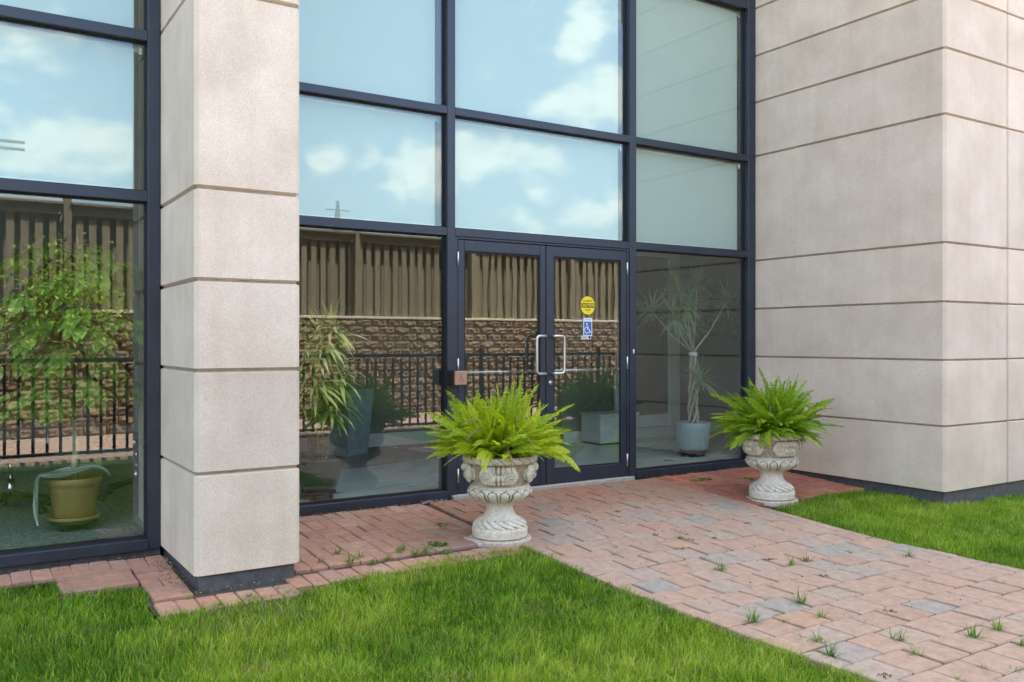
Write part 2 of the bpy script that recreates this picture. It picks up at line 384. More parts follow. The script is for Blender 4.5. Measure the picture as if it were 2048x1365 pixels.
M['vine'] = leaf_mat('vine leaves', [(0, (.25, .36, .04)), (1, (.55, .62, .14))], .35, .5)
M['moss'] = simple('potting soil', (.04, .03, .02), .95, var=.4, scale=50)
M['twig'] = simple('dead twig', (.12, .07, .045), .9, var=.3)
M['cane'] = simple('ringed cane', (.22, .18, .13), .9, var=.5, scale=45)
M['floor'] = simple('pale floor tile', (.68, .68, .64), .35, var=.08, scale=4)
M['grout'] = simple('grout', (.22, .22, .21), .9)
M['carpet'] = simple('dark patterned carpet', (.24, .25, .235), .95, var=.6, scale=55)
M['inner_wall'] = simple('interior painted wall', (.20, .21, .20), .85, var=.03, scale=2)
M['white_trim'] = simple('white painted trim', (.74, .76, .74), .5, var=.03)
M['dark_panel'] = simple('dark interior glass', (.03, .03, .032), .2)
M['olive'] = simple('olive plastic pot', (.42, .26, .10), .45, var=.1)
M['blue_pot'] = simple('blue grey ceramic', (.33, .42, .45), .4, var=.15, scale=60, bstr=.5)
M['slate'] = simple('slate blue planter', (.30, .40, .46), .55, var=.2, scale=9)
M['dark_pot'] = simple('dark grey pot', (.07, .07, .075), .4)
M['chrome'] = simple('chrome', (.7, .7, .7), .15, 1)
M['red_plastic'] = simple('red plastic', (.45, .02, .02), .4)
M['wood_fence'] = piece_mat('weathered fence boards', [(0, (.23, .185, .125)), (.5, (.27, .22, .155)), (1, (.25, .205, .15))], (.2, .16, .11), .3)
M['block'] = piece_mat('split face blocks', [(0, (.21, .145, .10)), (.5, (.28, .195, .135)), (1, (.24, .175, .13))], (.18, .125, .09), .4, speck=.4)
M['cap'] = simple('pale capstone', (.62, .53, .41), .9)
M['rail'] = simple('black painted steel', (.012, .012, .013), .4)
M['slab'] = simple('pale slab', (.52, .45, .37), .9, var=.2, scale=25, bstr=.2)
def urn_mat():
    m, t, o = new_mat('weathered white cast stone')
    n1 = pos_tex(t, i_Scale=9.0, i_Detail=6.0, i_Roughness=.7); n2 = pos_tex(t, i_Scale=60.0, i_Detail=4.0)
    r = ramp(t, [(.25, (.36, .31, .23)), (.40, (.64, .59, .49)), (.7, (.80, .755, .66))]); t.links.new(n1.outputs['Fac'], r.inputs[0])
    r2 = ramp(t, [(.3, (.8, .79, .76)), (.6, (1.05, 1.05, 1.05))]); t.links.new(n2.outputs['Fac'], r2.inputs[0])
    c = mixc(t, 1.0, r.outputs[0], r2.outputs[0], 'MULTIPLY')
    pbsdf(t, o, c, .85, 0, .25, n2.outputs['Fac'], .4, .006); return m
M['urn'] = urn_mat()
M['urn_groove'] = simple('dark urn groove', (.20, .175, .135), .95, var=.4, scale=50)  # dark tone along the carved grooves and rose spirals
M['urn_dirt_shade'] = simple('grimy stone with recess shade', (.40, .34, .255), .95, var=.3, scale=35, bstr=.3)  # frieze grime, plus recess shade put into the colour for relief contrast
M['yellow'] = simple('yellow sticker', (.85, .66, .01), .45, var=.02)
M['ink'] = simple('black print', (.015, .015, .015), .5)
M['blue'] = simple('blue print', (.03, .13, .42), .45, var=.05)
M['white'] = simple('white print', (.78, .79, .8), .5, var=.02)
M['towel_a'] = simple('grey green towel', (.24, .27, .23), .95)
M['towel_b'] = simple('cream towel stripe', (.75, .74, .64), .95)

# ------------------------------------------------------------------ ground sheets
YF, YW, YP, XR, YR = 6.57, 6.016, 5.103, 7.35, 4.436      # facade, left window, pillar front, return wall, wing front
XP0, XP1 = 1.179, 1.787
mb = MB()
ys = [-600, -40, 3.97, 6.57, 40, 600]; xs = [-600, -8, 14, 600]
for j, y in enumerate(ys):
    for x in xs: mb.v.append((x, y, zg(y)-.035))
for j in range(len(ys)-1):
    for i in range(len(xs)-1):
        a = j*len(xs)+i; mb.f.append((a, a+1, a+1+len(xs), a+len(xs))); mb.m.append(0)
struct(mb.build('ground', M['soil']))

def sheet(name, poly, dz, mat):
    # slopes with the ground; split at the bend Y=3.97
    m_ = MB(); m_.v = [(x, y, zg(y)+dz) for x, y in poly]; m_.f = [tuple(range(len(poly)))]; m_.m = [0]
    return struct(m_.build(name, mat))

def brick_mesh(name, w, l, h, mat, c=.006, jit=.002):
    b = MB(); b.cbox(-w/2, w/2, -l/2, l/2, -h, 0, c)
    b.v = [(x+random.uniform(-jit, jit), y+random.uniform(-jit, jit), z+(random.uniform(-jit, jit)*.6 if z > -.02 else 0)) for x, y, z in b.v]
    return b.mesh(name, mat)
SL = math.atan(.05)
def lay(name, meshes, parent, x, y, rz=0, dz=0, mat=None):
    tilt = SL if 3.97 < y < 6.57 else 0
    e = Euler((tilt+random.uniform(-.014, .014), random.uniform(-.014, .014), 0)).to_matrix().to_4x4() @ Matrix.Rotation(rz+random.uniform(-.012, .012), 4, 'Z')
    o = link(name, random.choice(meshes), parent, loc=(x, y, zg(y)+.012+dz+random.uniform(-.0035, .0035)), rot=e.to_euler())
    return o

# main path: square pavers in running bond, courses along the facade
PW = .2255; PH = .2215
PX0, PX1 = 3.36, 5.84
path = sheet('path', [(PX0-.02, .35), (PX1+.02, .35), (PX1+.02, 3.97), (PX1+.02, 6.52), (PX0-.02, 6.52), (PX0-.02, 3.97)], -.008, M['sand'])
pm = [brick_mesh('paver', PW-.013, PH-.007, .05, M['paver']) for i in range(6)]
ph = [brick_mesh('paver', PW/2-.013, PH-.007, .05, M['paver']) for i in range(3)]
stf = MB()
row = 0; rowoff = []; y = 6.52-PH/2
while y > .4:
    off = (PW/2 if row % 2 else 0)+random.uniform(-.012, .012)
    rowoff.append(off); x = PX0-off
    while x < PX1-.02:
        xa, xb = max(x, PX0), min(x+PW, PX1); wd = xb-xa
        if wd > .06:
            full = wd > PW*.8
            if y > 2.2:
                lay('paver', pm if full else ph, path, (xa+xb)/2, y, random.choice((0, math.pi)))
            else:
                z = zg(y)+.012+random.uniform(-.003, .003)
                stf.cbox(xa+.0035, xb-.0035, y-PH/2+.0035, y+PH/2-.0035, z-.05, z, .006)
        x += PW
    y -= PH; row += 1
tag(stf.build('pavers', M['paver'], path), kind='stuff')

# brick aprons in basket weave
BW = .108
bm_ = [brick_mesh('brick', BW-.005, 2*BW-.005, .05, M['brick']) for i in range(5)]
rm_ = [brick_mesh('brick', BW-.005, 2*BW-.005, .05, M['red_brick']) for i in range(5)]
wm_ = [brick_mesh('brick', BW-.005, 2*BW-.005, .05, M['white_brick']) for i in range(2)]
apL = sheet('pavement', [(-3, 5.74), (.62, 5.72), (.62, 5.40), (.93, 5.38), (.93, 4.90), (1.8, 4.97), (1.8, 5.02), (3.34, 5.06), (3.34, 6.54), (1.75, 6.54), (1.75, 5.98), (-3, 5.98)], -.010, M['sand'])
white_spots = [on_ground(*p) for p in ((862, 1012), (903, 1020), (948, 1052), (880, 1005), (925, 1035), (940, 1078))]
def weave(x0, x1, y0, y1, meshes, parent, phase=0, whites=()):
    S = 2*BW; nx = int(round((x1-x0)/S)); ny = int(math.ceil((y1-y0)/S))
    for i in range(nx):
        for j in range(ny):
            cx = x0+(i+.5)*S; cy = y1-(j+.5)*S
            if cy-S/2 < y0-.03: continue
            for k in (-1, 1):
                if (i+j+phase) % 2: px, py, rz = cx+k*BW/2, cy, 0
                else: px, py, rz = cx, cy+k*BW/2, math.pi/2
                ms = meshes
                if any((Vector((px, py))-q.xy).length < .085 for q in whites): ms = wm_
                lay('brick', ms, parent, px, py, rz+random.choice((0, math.pi)))
weave(1.80, 1.80+7*2*BW, 5.17, 6.535, bm_, apL, 0, white_spots)
x = 1.0
while x < 3.3:                                   # soldier course against the lawn
    yy = 4.93 if x < 1.72 else 5.06
    lay('brick', bm_, apL, x, yy+random.uniform(-.008, .008), 0, -.004); x += BW
weave(.955, .955+2*BW, 5.06, 5.95, bm_, apL, 1)
x = .905
while x > -2.5:                                  # strip under the left window
    lay('brick', bm_, apL, x, 5.86, 0); x -= BW*.97
for x in (.86, .65+.02): 
    for k in range(3): lay('brick', bm_, apL, x-.02, 5.70-k*BW, math.pi/2)
apR = sheet('pavement', [(PX1+.02, 5.12), (7.45, 5.12), (7.45, 6.54), (PX1+.02, 6.54)], -.010, M['sand'])
weave(PX1+.01, PX1+.01+7*2*BW, 5.16, 6.53, rm_, apR, 1)
mb = MB().cbox(3.62, 5.62, 6.535, 6.60, -.12, -.030, .004)
tag(mb.build('door_threshold', M['concrete']), 'pale concrete threshold strip under the glass double doors', 'threshold')
# sidewalk behind the railing (seen in the glass)
mb = MB().box(-8, 22, -3.0, .02, -.3, -.185); struct(mb.build('sidewalk', M['walk']))

# ------------------------------------------------------------------ stone
CZ = [-.047, .531, 1.112, 1.625, 2.144, 3.268, 3.847, 4.348, 4.86, 5.38]
JT = .005
def stone_courses(parent, x0, x1, y0, y1, tops, chv=.024):
    for k in range(len(tops)-1):
        MB().cbox(x0, x1, y0, y1, tops[k]+(JT if k else 0), tops[k+1]-JT, .009, 0, chv).build('stone_block', M['stone'], parent)
    MB().box(x0+.02, x1-.02, y0+.02, y1-.02, tops[0]+.01, tops[-1]-.01).build('core', M['joint'], parent)
pil = thing('stone_pillar', (1.48, 5.8, -.2), 'square pillar of stacked pale stone blocks on a grey plinth beside the potted tree window', 'pillar')
stone_courses(pil, XP0, XP1, YP, 6.75, CZ)
MB().cbox(XP0+.028, XP1-.028, YP+.028, 6.74, -.28, CZ[0]-.002, .004).build('plinth', M['plinth'], pil)
wing = thing('stone_wall', (9.5, 5.6, -.2), 'long stone clad wall projecting beside the blue pot window, with wide horizontal joints', 'wall')
xs = [XR, 8.377, 9.40, 10.43, 11.46, 12.5]
for i in range(5):
    for k in range(len(CZ)-1):
        MB().cbox(xs[i]+(JT*.6 if i else 0), xs[i+1]-JT*.6, YR, 6.62 if i == 0 else 5.2, CZ[k]+(JT if k else 0), CZ[k+1]-JT, .007, 0, .024 if i == 0 else .009).build('stone_block', M['stone'], wing)
MB().box(XR+.02, 12.48, YR+.02, 6.6, CZ[0]+.01, CZ[-1]-.01).build('core', M['joint'], wing)
MB().cbox(XR+.03, 12.5, YR+.03, 6.60, -.3, CZ[0]-.002, .004).build('plinth', M['plinth'], wing)

# ------------------------------------------------------------------ glazed walls
T1, T2, T3 = (2.173, 2.24), (3.202, 3.269), (4.83, 4.90)
def pane(parent, x0, x1, z0, z1, Y, mat=None):
    MB().box(x0, x1, Y, Y+.008, z0, z1).build('glass_pane', mat or M['glass'], parent)
    g = MB(); e = .012
    for a in ((x0, x0+e, z0, z1), (x1-e, x1, z0, z1), (x0+e, x1-e, z0, z0+e), (x0+e, x1-e, z1-e, z1)):
        g.box(a[0], a[1], Y-.006, Y-.001, a[2], a[3])
    g.build('gasket', M['gasket'], parent)
def member(parent, name, x0, x1, z0, z1, Y, dep=.16, c=.003, y_off=0):
    return MB().cbox(x0, x1, Y+y_off, Y+dep, z0, z1, c).build(name, M['frame'], parent)

sf = thing('window_wall', (4.8, 6.65, -.06), 'tall dark framed glass wall with double doors between stone pillar and stone wall', 'window wall')
M1, M2, M3 = (3.58, 3.656), (5.588, 5.668), (7.235, 7.345)
GY = YF+.055
for a, b in (M1, M2, M3): member(sf, 'mullion', a, b, -.062, 5.38, YF)
member(sf, 'mullion', 1.80, 1.90, -.062, 5.38, YF)
for a, b in ((1.9, M1[0]), (M1[1], M2[0]), (M2[1], M3[0])):
    for z0, z1 in (T1, T2, T3): member(sf, 'transom', a+.0005, b-.0005, z0, z1, YF, .16, .003, .002)
for a, b in ((1.9, M1[0]), (M2[1], M3[0])):
    member(sf, 'sill', a+.0005, b-.0005, -.062, .012, YF, .17, .003, -.012)
    pane(sf, a, b, .012, T1[0], GY)
for a, b in ((1.9, M1[0]), (M1[1], M2[0]), (M2[1], M3[0])):
    pane(sf, a, b, T1[1], T2[0], GY); pane(sf, a, b, T2[1], T3[0], GY)
# door frame and leaves
member(sf, 'door_jamb', M1[1]+.001, M1[1]+.03, -.03, T1[0]-.001, YF, .12, .002, .012)
member(sf, 'door_jamb', M2[0]-.03, M2[0]-.001, -.03, T1[0]-.001, YF, .12, .002, .012)
member(sf, 'door_head', M1[1]+.031, M2[0]-.031, 2.152, T1[0]-.001, YF, .12, .002, .012)
DY0, DY1 = YF+.014, YF+.058
def leaf(x0, x1, gx0, gx1, side):
    d = thing('door', ((x0+x1)/2, YF+.03, -.03), None, None); d.parent = sf; d.matrix_parent_inverse = world_of(sf).inverted()
    zb, zt, gz0, gz1 = -.022, 2.148, .10, 2.053
    MB().cbox(x0, gx0, DY0, DY1, zb, zt, .004).build('stile', M['frame'], d)
    MB().cbox(gx1, x1, DY0, DY1, zb, zt, .004).build('stile', M['frame'], d)
    MB().cbox(gx0+.0005, gx1-.0005, DY0+.002, DY1, zb, gz0, .004).build('bottom_rail', M['frame'], d)
    MB().cbox(gx0+.0005, gx1-.0005, DY0+.002, DY1, gz1, zt, .004).build('top_rail', M['frame'], d)
    g = MB(); e = .014
    for a in ((gx0, gx0+e, gz0, gz1), (gx1-e, gx1, gz0, gz1), (gx0+e, gx1-e, gz0, gz0+e), (gx0+e, gx1-e, gz1-e, gz1)):
        g.box(a[0], a[1], DY0+.012, DY0+.02, a[2], a[3])
    g.build('glazing_bead', M['gasket'], d)
    MB().box(gx0, gx1, DY0+.022, DY0+.03, gz0, gz1).build('glass_pane', M['door_glass'], d)
    # pull handle: stands off the stile and reaches away from the meeting edge
    xs_ = (gx1+.028) if side < 0 else (gx0-.028); xo = xs_+side*.105
    y0, y1 = DY0, DY0-.055; za, zb2 = .985, 1.325; rr = .03
    p = [(xs_, y0+.002, zb2), (xs_, y1+.012, zb2), (xs_+side*.012, y1, zb2)]
    for k in range(6):
        an = k/5*math.pi/2; p.append((xo-side*rr+side*rr*math.sin(an), y1, zb2-rr+rr*math.cos(an)))
    for k in range(6):
        an = k/5*math.pi/2; p.append((xo-side*rr+side*rr*math.cos(an), y1, za+rr-rr*math.sin(an)))
    p += [(xs_+side*.012, y1, za), (xs_, y1+.012, za), (xs_, y0+.002, za)]
    MB().tube(p, .0125, 12).build('pull_handle', M['steel'], d, True)
    b = MB().tube([(gx0-.01, DY1+.05, 1.005), (gx1+.01, DY1+.05, 1.005)], .013, 10)
    for q in (gx0-.01, gx1+.01): b.tube([(q, DY1-.001, 1.005), (q, DY1+.05, 1.005)], .013, 8)
    b.build('push_bar', M['steel'], d, True)
    hx = x0-.004 if side < 0 else x1+.004
    for z in (.13, 1.07, 1.98):
        MB().tube([(hx, DY0-.008, z-.06), (hx, DY0-.008, z+.06)], .0085, 10).build('hinge', M['steel'], d, True)
    return d
# side -1: left leaf
dl = leaf(3.690, 4.602, 3.752, 4.545, -1)
dr = leaf(4.612, 5.554, 4.695, 5.493, 1)
lk = MB(); cpos = (4.653, DY0, .90)
lk.tube([(cpos[0], DY0+.002, .90), (cpos[0], DY0-.010, .90)], .021, 16).tube([(cpos[0], DY0-.0105, .90), (cpos[0], DY0-.014, .90)], .011, 12)
lk.build('lock_cylinder', M['steel'], dr, True)
# stickers on the right leaf's glass
def text_mesh(s, size, cx, cz, Y, bold=0):
    c = bpy.data.curves.new('t', 'FONT'); c.body = s; c.size = size; c.align_x = 'CENTER'; c.align_y = 'CENTER'; c.offset = bold
    o = bpy.data.objects.new('t', c); COL.objects.link(o)
    me = bpy.data.meshes.new_from_object(o.evaluated_get(bpy.context.evaluated_depsgraph_get()))
    v = [(p.co.x+cx, Y, p.co.y+cz) for p in me.vertices]; f = [tuple(q.vertices) for q in me.polygons]
    bpy.data.objects.remove(o); return v, f
SY = DY0+.0205
def disc(b, cx, cz, rx, rz, Y, m, n=40, a0=0, a1=2*math.pi):
    pts = [(cx+rx*math.cos(a0+(a1-a0)*k/n), Y, cz+rz*math.sin(a0+(a1-a0)*k/n)) for k in range(n)]
    b.add(pts, [tuple(range(n))], m)
st = MB(); sc = on_y(1175.5, 611, SY)
th_ = [2*math.pi*k/40 for k in range(40)]
st.add([(sc.x+.086*math.cos(a), SY, sc.z+.086*math.sin(a)) for a in th_]+[(sc.x+.086*math.cos(a), SY+.001, sc.z+.086*math.sin(a)) for a in th_],
       [tuple(range(40)), tuple(range(40, 80))[::-1]]+[(k, 40+k, 40+(k+1) % 40, (k+1) % 40) for k in range(40)], 0)
st.add([(sc.x-.086, SY-.0006, sc.z-.021), (sc.x+.086, SY-.0006, sc.z-.021), (sc.x+.086, SY-.0006, sc.z+.021), (sc.x-.086, SY-.0006, sc.z+.021)], [(0, 1, 2, 3)], 1)
for s_, size, dz, m_, bo in (('CAUTION', .037, 0, 0, .0012), ('AUTOMATIC', .021, .042, 1, .0003), ('DOOR', .021, -.043, 1, .0003)):
    v, f = text_mesh(s_, size, sc.x, sc.z+dz, SY-.0012, bo); st.add(v, f, m_)
tag(st.build('caution_sticker', [M['yellow'], M['ink']], dr), 'round yellow caution automatic door sticker')
st = MB(); wc = on_y(1175.5, 654, SY); a, h_ = .052, .085
st.box(wc.x-a, wc.x+a, SY, SY+.001, wc.z-h_, wc.z+h_, 0)
st.add([(wc.x-a+.008, SY-.0006, wc.z-h_+.010), (wc.x+a-.008, SY-.0006, wc.z-h_+.010), (wc.x+a-.008, SY-.0006, wc.z+h_-.035), (wc.x-a+.008, SY-.0006, wc.z+h_-.035)], [(0, 1, 2, 3)], 1)
v, f = text_mesh('ACTIVATE', .016, wc.x, wc.z+h_-.019, SY-.0012, .0002); st.add(v, f, 1)
def stroke(b, pts, wd, Y, m):
    for (x0, z0), (x1, z1) in zip(pts[:-1], pts[1:]):
        dx, dz = x1-x0, z1-z0; l = math.hypot(dx, dz); nx, nz = -dz/l*wd/2, dx/l*wd/2
        b.add([(x0+nx, Y, z0+nz), (x0-nx, Y, z0-nz), (x1-nx, Y, z1-nz), (x1+nx, Y, z1+nz)], [(0, 1, 2, 3)], m)
def wheelchair(b, cx, cz, s, Y, m):
    disc(b, cx-.05*s, cz+.38*s, .085*s, .085*s, Y, m, 16)
    stroke(b, [(cx-.04*s, cz+.27*s), (cx+.0*s, cz-.08*s), (cx+.2*s, cz-.08*s), (cx+.32*s, cz-.38*s), (cx+.42*s, cz-.34*s)], .085*s, Y, m)
    stroke(b, [(cx-.02*s, cz+.10*s), (cx+.17*s, cz+.10*s)], .07*s, Y, m)
    stroke(b, [(cx-.03*s+.28*s*math.cos(q), cz-.16*s+.28*s*math.sin(q)) for q in [R(110+i*22) for i in range(11)]], .075*s, Y, m)
wheelchair(st, wc.x-.005, wc.z-.012, .105, SY-.0012, 0)
tag(st.build('access_sticker', [M['white'], M['blue']], dr), 'blue and white wheelchair access sticker')
st = MB(); lc = on_y(1172.5, 675, SY)
st.box(lc.x-.055, lc.x+.055, SY, SY+.001, lc.z-.017, lc.z+.017, 0)
for k in range(3): st.add([(lc.x-.048, SY-.0006, lc.z+.009-k*.008), (lc.x+.015, SY-.0006, lc.z+.009-k*.008), (lc.x+.015, SY-.0006, lc.z+.006-k*.008), (lc.x-.048, SY-.0006, lc.z+.006-k*.008)], [(0, 1, 2, 3)], 1)
disc(st, lc.x+.038, lc.z+.001, .014, .014, SY-.0006, 1, 16)
tag(st.build('small_label', [M['white'], M['ink']], dr), 'small white printed label')
# push button box
pb = thing('door_push_button', (3.64, 6.50, .97), 'bronze wheelchair push button on a black box beside the double doors', 'push button')
MB().cbox(3.575, 3.705, 6.455, YF-.001, .905, 1.035, .006).build('housing', M['black'], pb)
b = MB().cbox(3.581, 3.699, 6.440, 6.4545, .911, 1.029, .005)
wheelchair(b, 3.640, .972, .07, 6.4392, 1)
b.build('push_plate', [M['bronze'], M['engrave']], pb)
mb = MB().cbox(5.622, 5.640, YF-.006, YF-.0005, 1.16, 1.20, .002).cbox(5.626, 5.636, YF-.0075, YF-.0062, 1.165, 1.195, .0015)
tag(mb.build('door_sensor', M['white']), 'tiny white door sensor on the mullion between doors and blue pot window', 'sensor')

# left window
lw_ = thing('window_wall', (-.6, 6.08, -.06), 'dark framed window with an office chair and potted tree behind it, left of the stone pillar', 'window wall')
GL = YW+.055
member(lw_, 'mullion', 1.100, 1.174, -.056, 5.38, YW); member(lw_, 'mullion', -1.10, -1.03, -.056, 5.38, YW)
member(lw_, 'mullion', -3.2, -3.12, -.056, 5.38, YW)
for a, b in ((-3.12, -1.10), (-1.03, 1.100)):
    member(lw_, 'sill', a+.0005, b-.0005, -.056, .012, YW, .17, .003, -.014)
    for z0, z1 in (T1, T2, T3): member(lw_, 'transom', a+.0005, b-.0005, z0, z1, YW, .16, .003, .002)
    for z0, z1 in ((.012, T1[0]), (T1[1], T2[0]), (T2[1], T3[0])):
        pane(lw_, a, b, z0, z1, GL)
MB().box(-3.2, 1.18, YW+.03, YW+.16, -.3, -.058).build('foundation', M['plinth'], lw_)
MB().box(1.80, 3.66, YF+.03, YF+.16, -.3, -.064).box(5.6, 7.345, YF+.03, YF+.16, -.3, -.064).build('foundation', M['plinth'], sf)

# roller blinds behind the upper panes
def blind(x0, x1, z0, z1, Y, label):
    t = thing('roller_blind', ((x0+x1)/2, Y, z1), label, 'roller blind', 'white roller blinds behind the upper panes')
    MB().box(x0+.02, x1-.065, Y, Y+.002, z0+.03, z1-.035).build('cloth', M['blind'], t)
    MB().tube([(x0+.012, Y+.02, z1-.03), (x1-.035, Y+.02, z1-.03)], .022, 12).build('roller', M['white_trim'], t, True)
    MB().cbox(x0+.02, x1-.065, Y-.004, Y+.008, z0+.012, z0+.03, .002).build('hem_bar', M['white_trim'], t)
    MB().cbox(x1-.04, x1-.01, Y-.01, Y+.05, z1-.07, z1-.004, .003).build('bracket', M['chrome'], t)
BYm, BYl = YF+.105, YW+.105
names = [((1.9, M1[0]), 'above the pane right of the pillar'), ((M1[1], M2[0]), 'above the glass double doors'), ((M2[1], M3[0]), 'above the pane with the blue pot')]
for (a, b), s_ in names:
    blind(a, b, T1[1], T2[0], BYm, 'white roller blind in the lower row '+s_)
    blind(a, b, T2[1], T3[0], BYm, 'white roller blind in the upper row '+s_)
blind(-1.03, 1.10, T1[1], T2[0], BYl, 'white roller blind in the lower row above the potted tree window')
blind(-1.03, 1.10, T2[1], T3[0], BYl, 'white roller blind in the upper row above the potted tree window')

# ------------------------------------------------------------------ building shell
HB = 12.6; HW = 9.4
bl = thing('office_building', (4, 10, 0), 'stone clad office building that carries the glass walls', 'building')
MB().box(-3.2, 1.8, YW, YW+.3, 5.385, HB).build('upper_wall', M['stone'], bl)
MB().box(1.8, XR, YF, YF+.3, 5.385, HB).build('upper_wall', M['stone'], bl)
MB().box(XR, 12.5, YR, YR+.3, 5.385, HW).build('upper_wall', M['stone'], bl)
MB().box(XR, XR+.3, YR+.3, YF, 5.385, HW).build('upper_wall', M['stone'], bl)
MB().box(-14, -3.2, YW, YW+.3, -.3, HB).build('side_wall', M['stone'], bl)
MB().box(12.5, 22, YR, YR+.3, -.3, HW).build('side_wall', M['stone'], bl)
MB().box(-14, 22, 14, 14.3, -.3, HB).build('rear_wall', M['stone'], bl)
MB().box(-14.3, -14, YW, 14.3, -.3, HB).build('side_wall', M['stone'], bl)
MB().box(22, 22.3, YR, YF+.3, -.3, HW).box(22, 22.3, YF+.3, 14.3, -.3, HB).box(XR+.3, 22, YF, YF+.3, HW, HB).build('side_wall', M['stone'], bl)
rf = MB().box(-14, 22, YF+.3, 14, HB-.3, HB).box(-14, 1.8, YW+.3, YF+.3, HB-.3, HB).box(XR+.3, 22, YR+.3, YF, HW-.3, HW)
rf.build('roof', M['concrete'], bl)

# ------------------------------------------------------------------ interior
fl = MB().box(-6, 1.79, YW+.165, 13.9, -.3, -.006).box(1.79, 12.4, YF+.165, 13.9, -.3, -.006)
floor = struct(fl.build('floor', M['grout']))
tl_ = brick_mesh('floor_tile', .995, .165, .012, M['floor'], .002, 0)
ang = R(38)
for i in range(-14, 26):
    for j in range(-60, 46):
        u, v = (i+.5*(j % 2))*1.0, j*.168
        x = 4.5+u*math.cos(ang)-v*math.sin(ang); y = 8.2+u*math.sin(ang)+v*math.cos(ang)
        if 1.4 < x < 9.6 and 6.95 < y < 9.5:
            if len([1 for c in floor.children]) < 300: link('floor_tile', tl_, floor, loc=(x, y, .004), rot=(0, 0, ang))
fm = MB().box(1.9, 9.6, 6.74, 7.0, -.004, .003); fm.build('floor_border', M['floor'], floor)
cp = MB().box(-5.5, 1.78, YW+.17, 9.6, -.005, .006); struct(cp.build('carpet', M['carpet']))
struct(MB().box(-5.9, 12.4, 6.73, 13.9, 4.95, 5.1).build('ceiling', M['white_trim']))
def wallbox(*a, mat='inner_wall'): return struct(MB().box(*a).build('wall', M[mat]))
wallbox(-5.9, 6.5, 9.9, 10.0, -.0, 4.94)
wallbox(6.5, 12.3, 8.95, 9.05, -.0, 4.94)
wallbox(6.45, 6.5, 9.05, 9.9, 0, 4.94)
wallbox(-5.9, -5.8, 6.2, 9.9, 0, 4.94); wallbox(12.2, 12.3, 6.75, 8.95, 0, 4.94)
wallbox(1.87, 1.97, 6.76, 9.0, 0, 4.94)
wallbox(1.19, 1.87, 6.76, 6.86, 0, 4.94, mat='white_trim')
sk = MB().cbox(1.98, 6.45, 9.86, 9.899, .0, .16, .006).cbox(6.51, 12.1, 8.91, 8.949, 0, .14, .006); struct(sk.build('baseboard', M['white_trim']))
# white trimmed glazed inner door seen behind the blue pot
idr = thing('inner_door', (7.9, 8.92, 0), 'white framed dark glass inner door behind the blue pot', 'door')
fx0, fx1 = 7.30, 8.42
f_ = MB()
MB().cbox(fx0, fx0+.12, 8.86, 8.908, .14, 2.6, .004).build('stile', M['white_trim'], idr); MB().cbox(fx1-.20, fx1, 8.86, 8.908, .14, 2.6, .004).build('stile', M['white_trim'], idr)
MB().cbox(fx0+.1205, fx1-.2005, 8.862, 8.908, .14, .30, .004).build('bottom_rail', M['white_trim'], idr)
MB().cbox(fx0+.1205, fx1-.2005, 8.862, 8.908, 2.4, 2.6, .004).build('top_rail', M['white_trim'], idr)
MB().box(fx0+.12, fx1-.2, 8.885, 8.895, .30, 2.4).build('glass_pane', M['dark_panel'], idr)
pf = thing('picture_frame', (9.5, 8.93, 1.6), 'framed picture on the wall behind the slender dracaena', 'picture')
p0, p1 = on_y(1419, 674, 8.93), on_y(1490, 599, 8.93)
fr_ = MB(); e = .025
for a in ((p0.x, p1.x, p0.z, p0.z+e), (p0.x, p1.x, p1.z-e, p1.z), (p0.x, p0.x+e, p0.z+e, p1.z-e), (p1.x-e, p1.x, p0.z+e, p1.z-e)): fr_.cbox(a[0], a[1], 8.918, 8.9485, a[2], a[3], .003)
fr_.build('frame', M['twig'], pf); MB().box(p0.x+e, p1.x-e, 8.935, 8.942, p0.z+e, p1.z-e).build('print', M['carpet'], pf)
cb = thing('low_cabinet', (7.05, 8.55, 0), 'low white cabinet standing inside behind the right door leaf', 'cabinet')
MB().cbox(6.72, 7.30, 8.45, 8.84, .03, .36, .006).build('body', M['white_trim'], cb); MB().cbox(6.70, 7.32, 8.43, 8.85, .361, .385, .004).build('top', M['white_trim'], cb)
MB().cbox(6.74, 7.28, 8.47, 8.83, .005, .029, .002).build('base', M['dark_pot'], cb)
al = thing('fire_alarm_box', (8.9, 8.93, 1.2), 'small red fire alarm box on the inner wall', 'alarm')
q = on_y(1232, 702, 8.93); MB().cbox(q.x-.06, q.x+.06, 8.89, 8.949, q.z-.09, q.z+.09, .008).build('housing', M['red_plastic'], al); MB().cbox(q.x-.035, q.x+.035, 8.88, 8.889, q.z-.02, q.z+.0, .003).build('pull_bar', M['white'], al)
al.location = (q.x, 8.94, q.z-.09)
for c in al.children: c.matrix_parent_inverse = world_of(al).inverted()

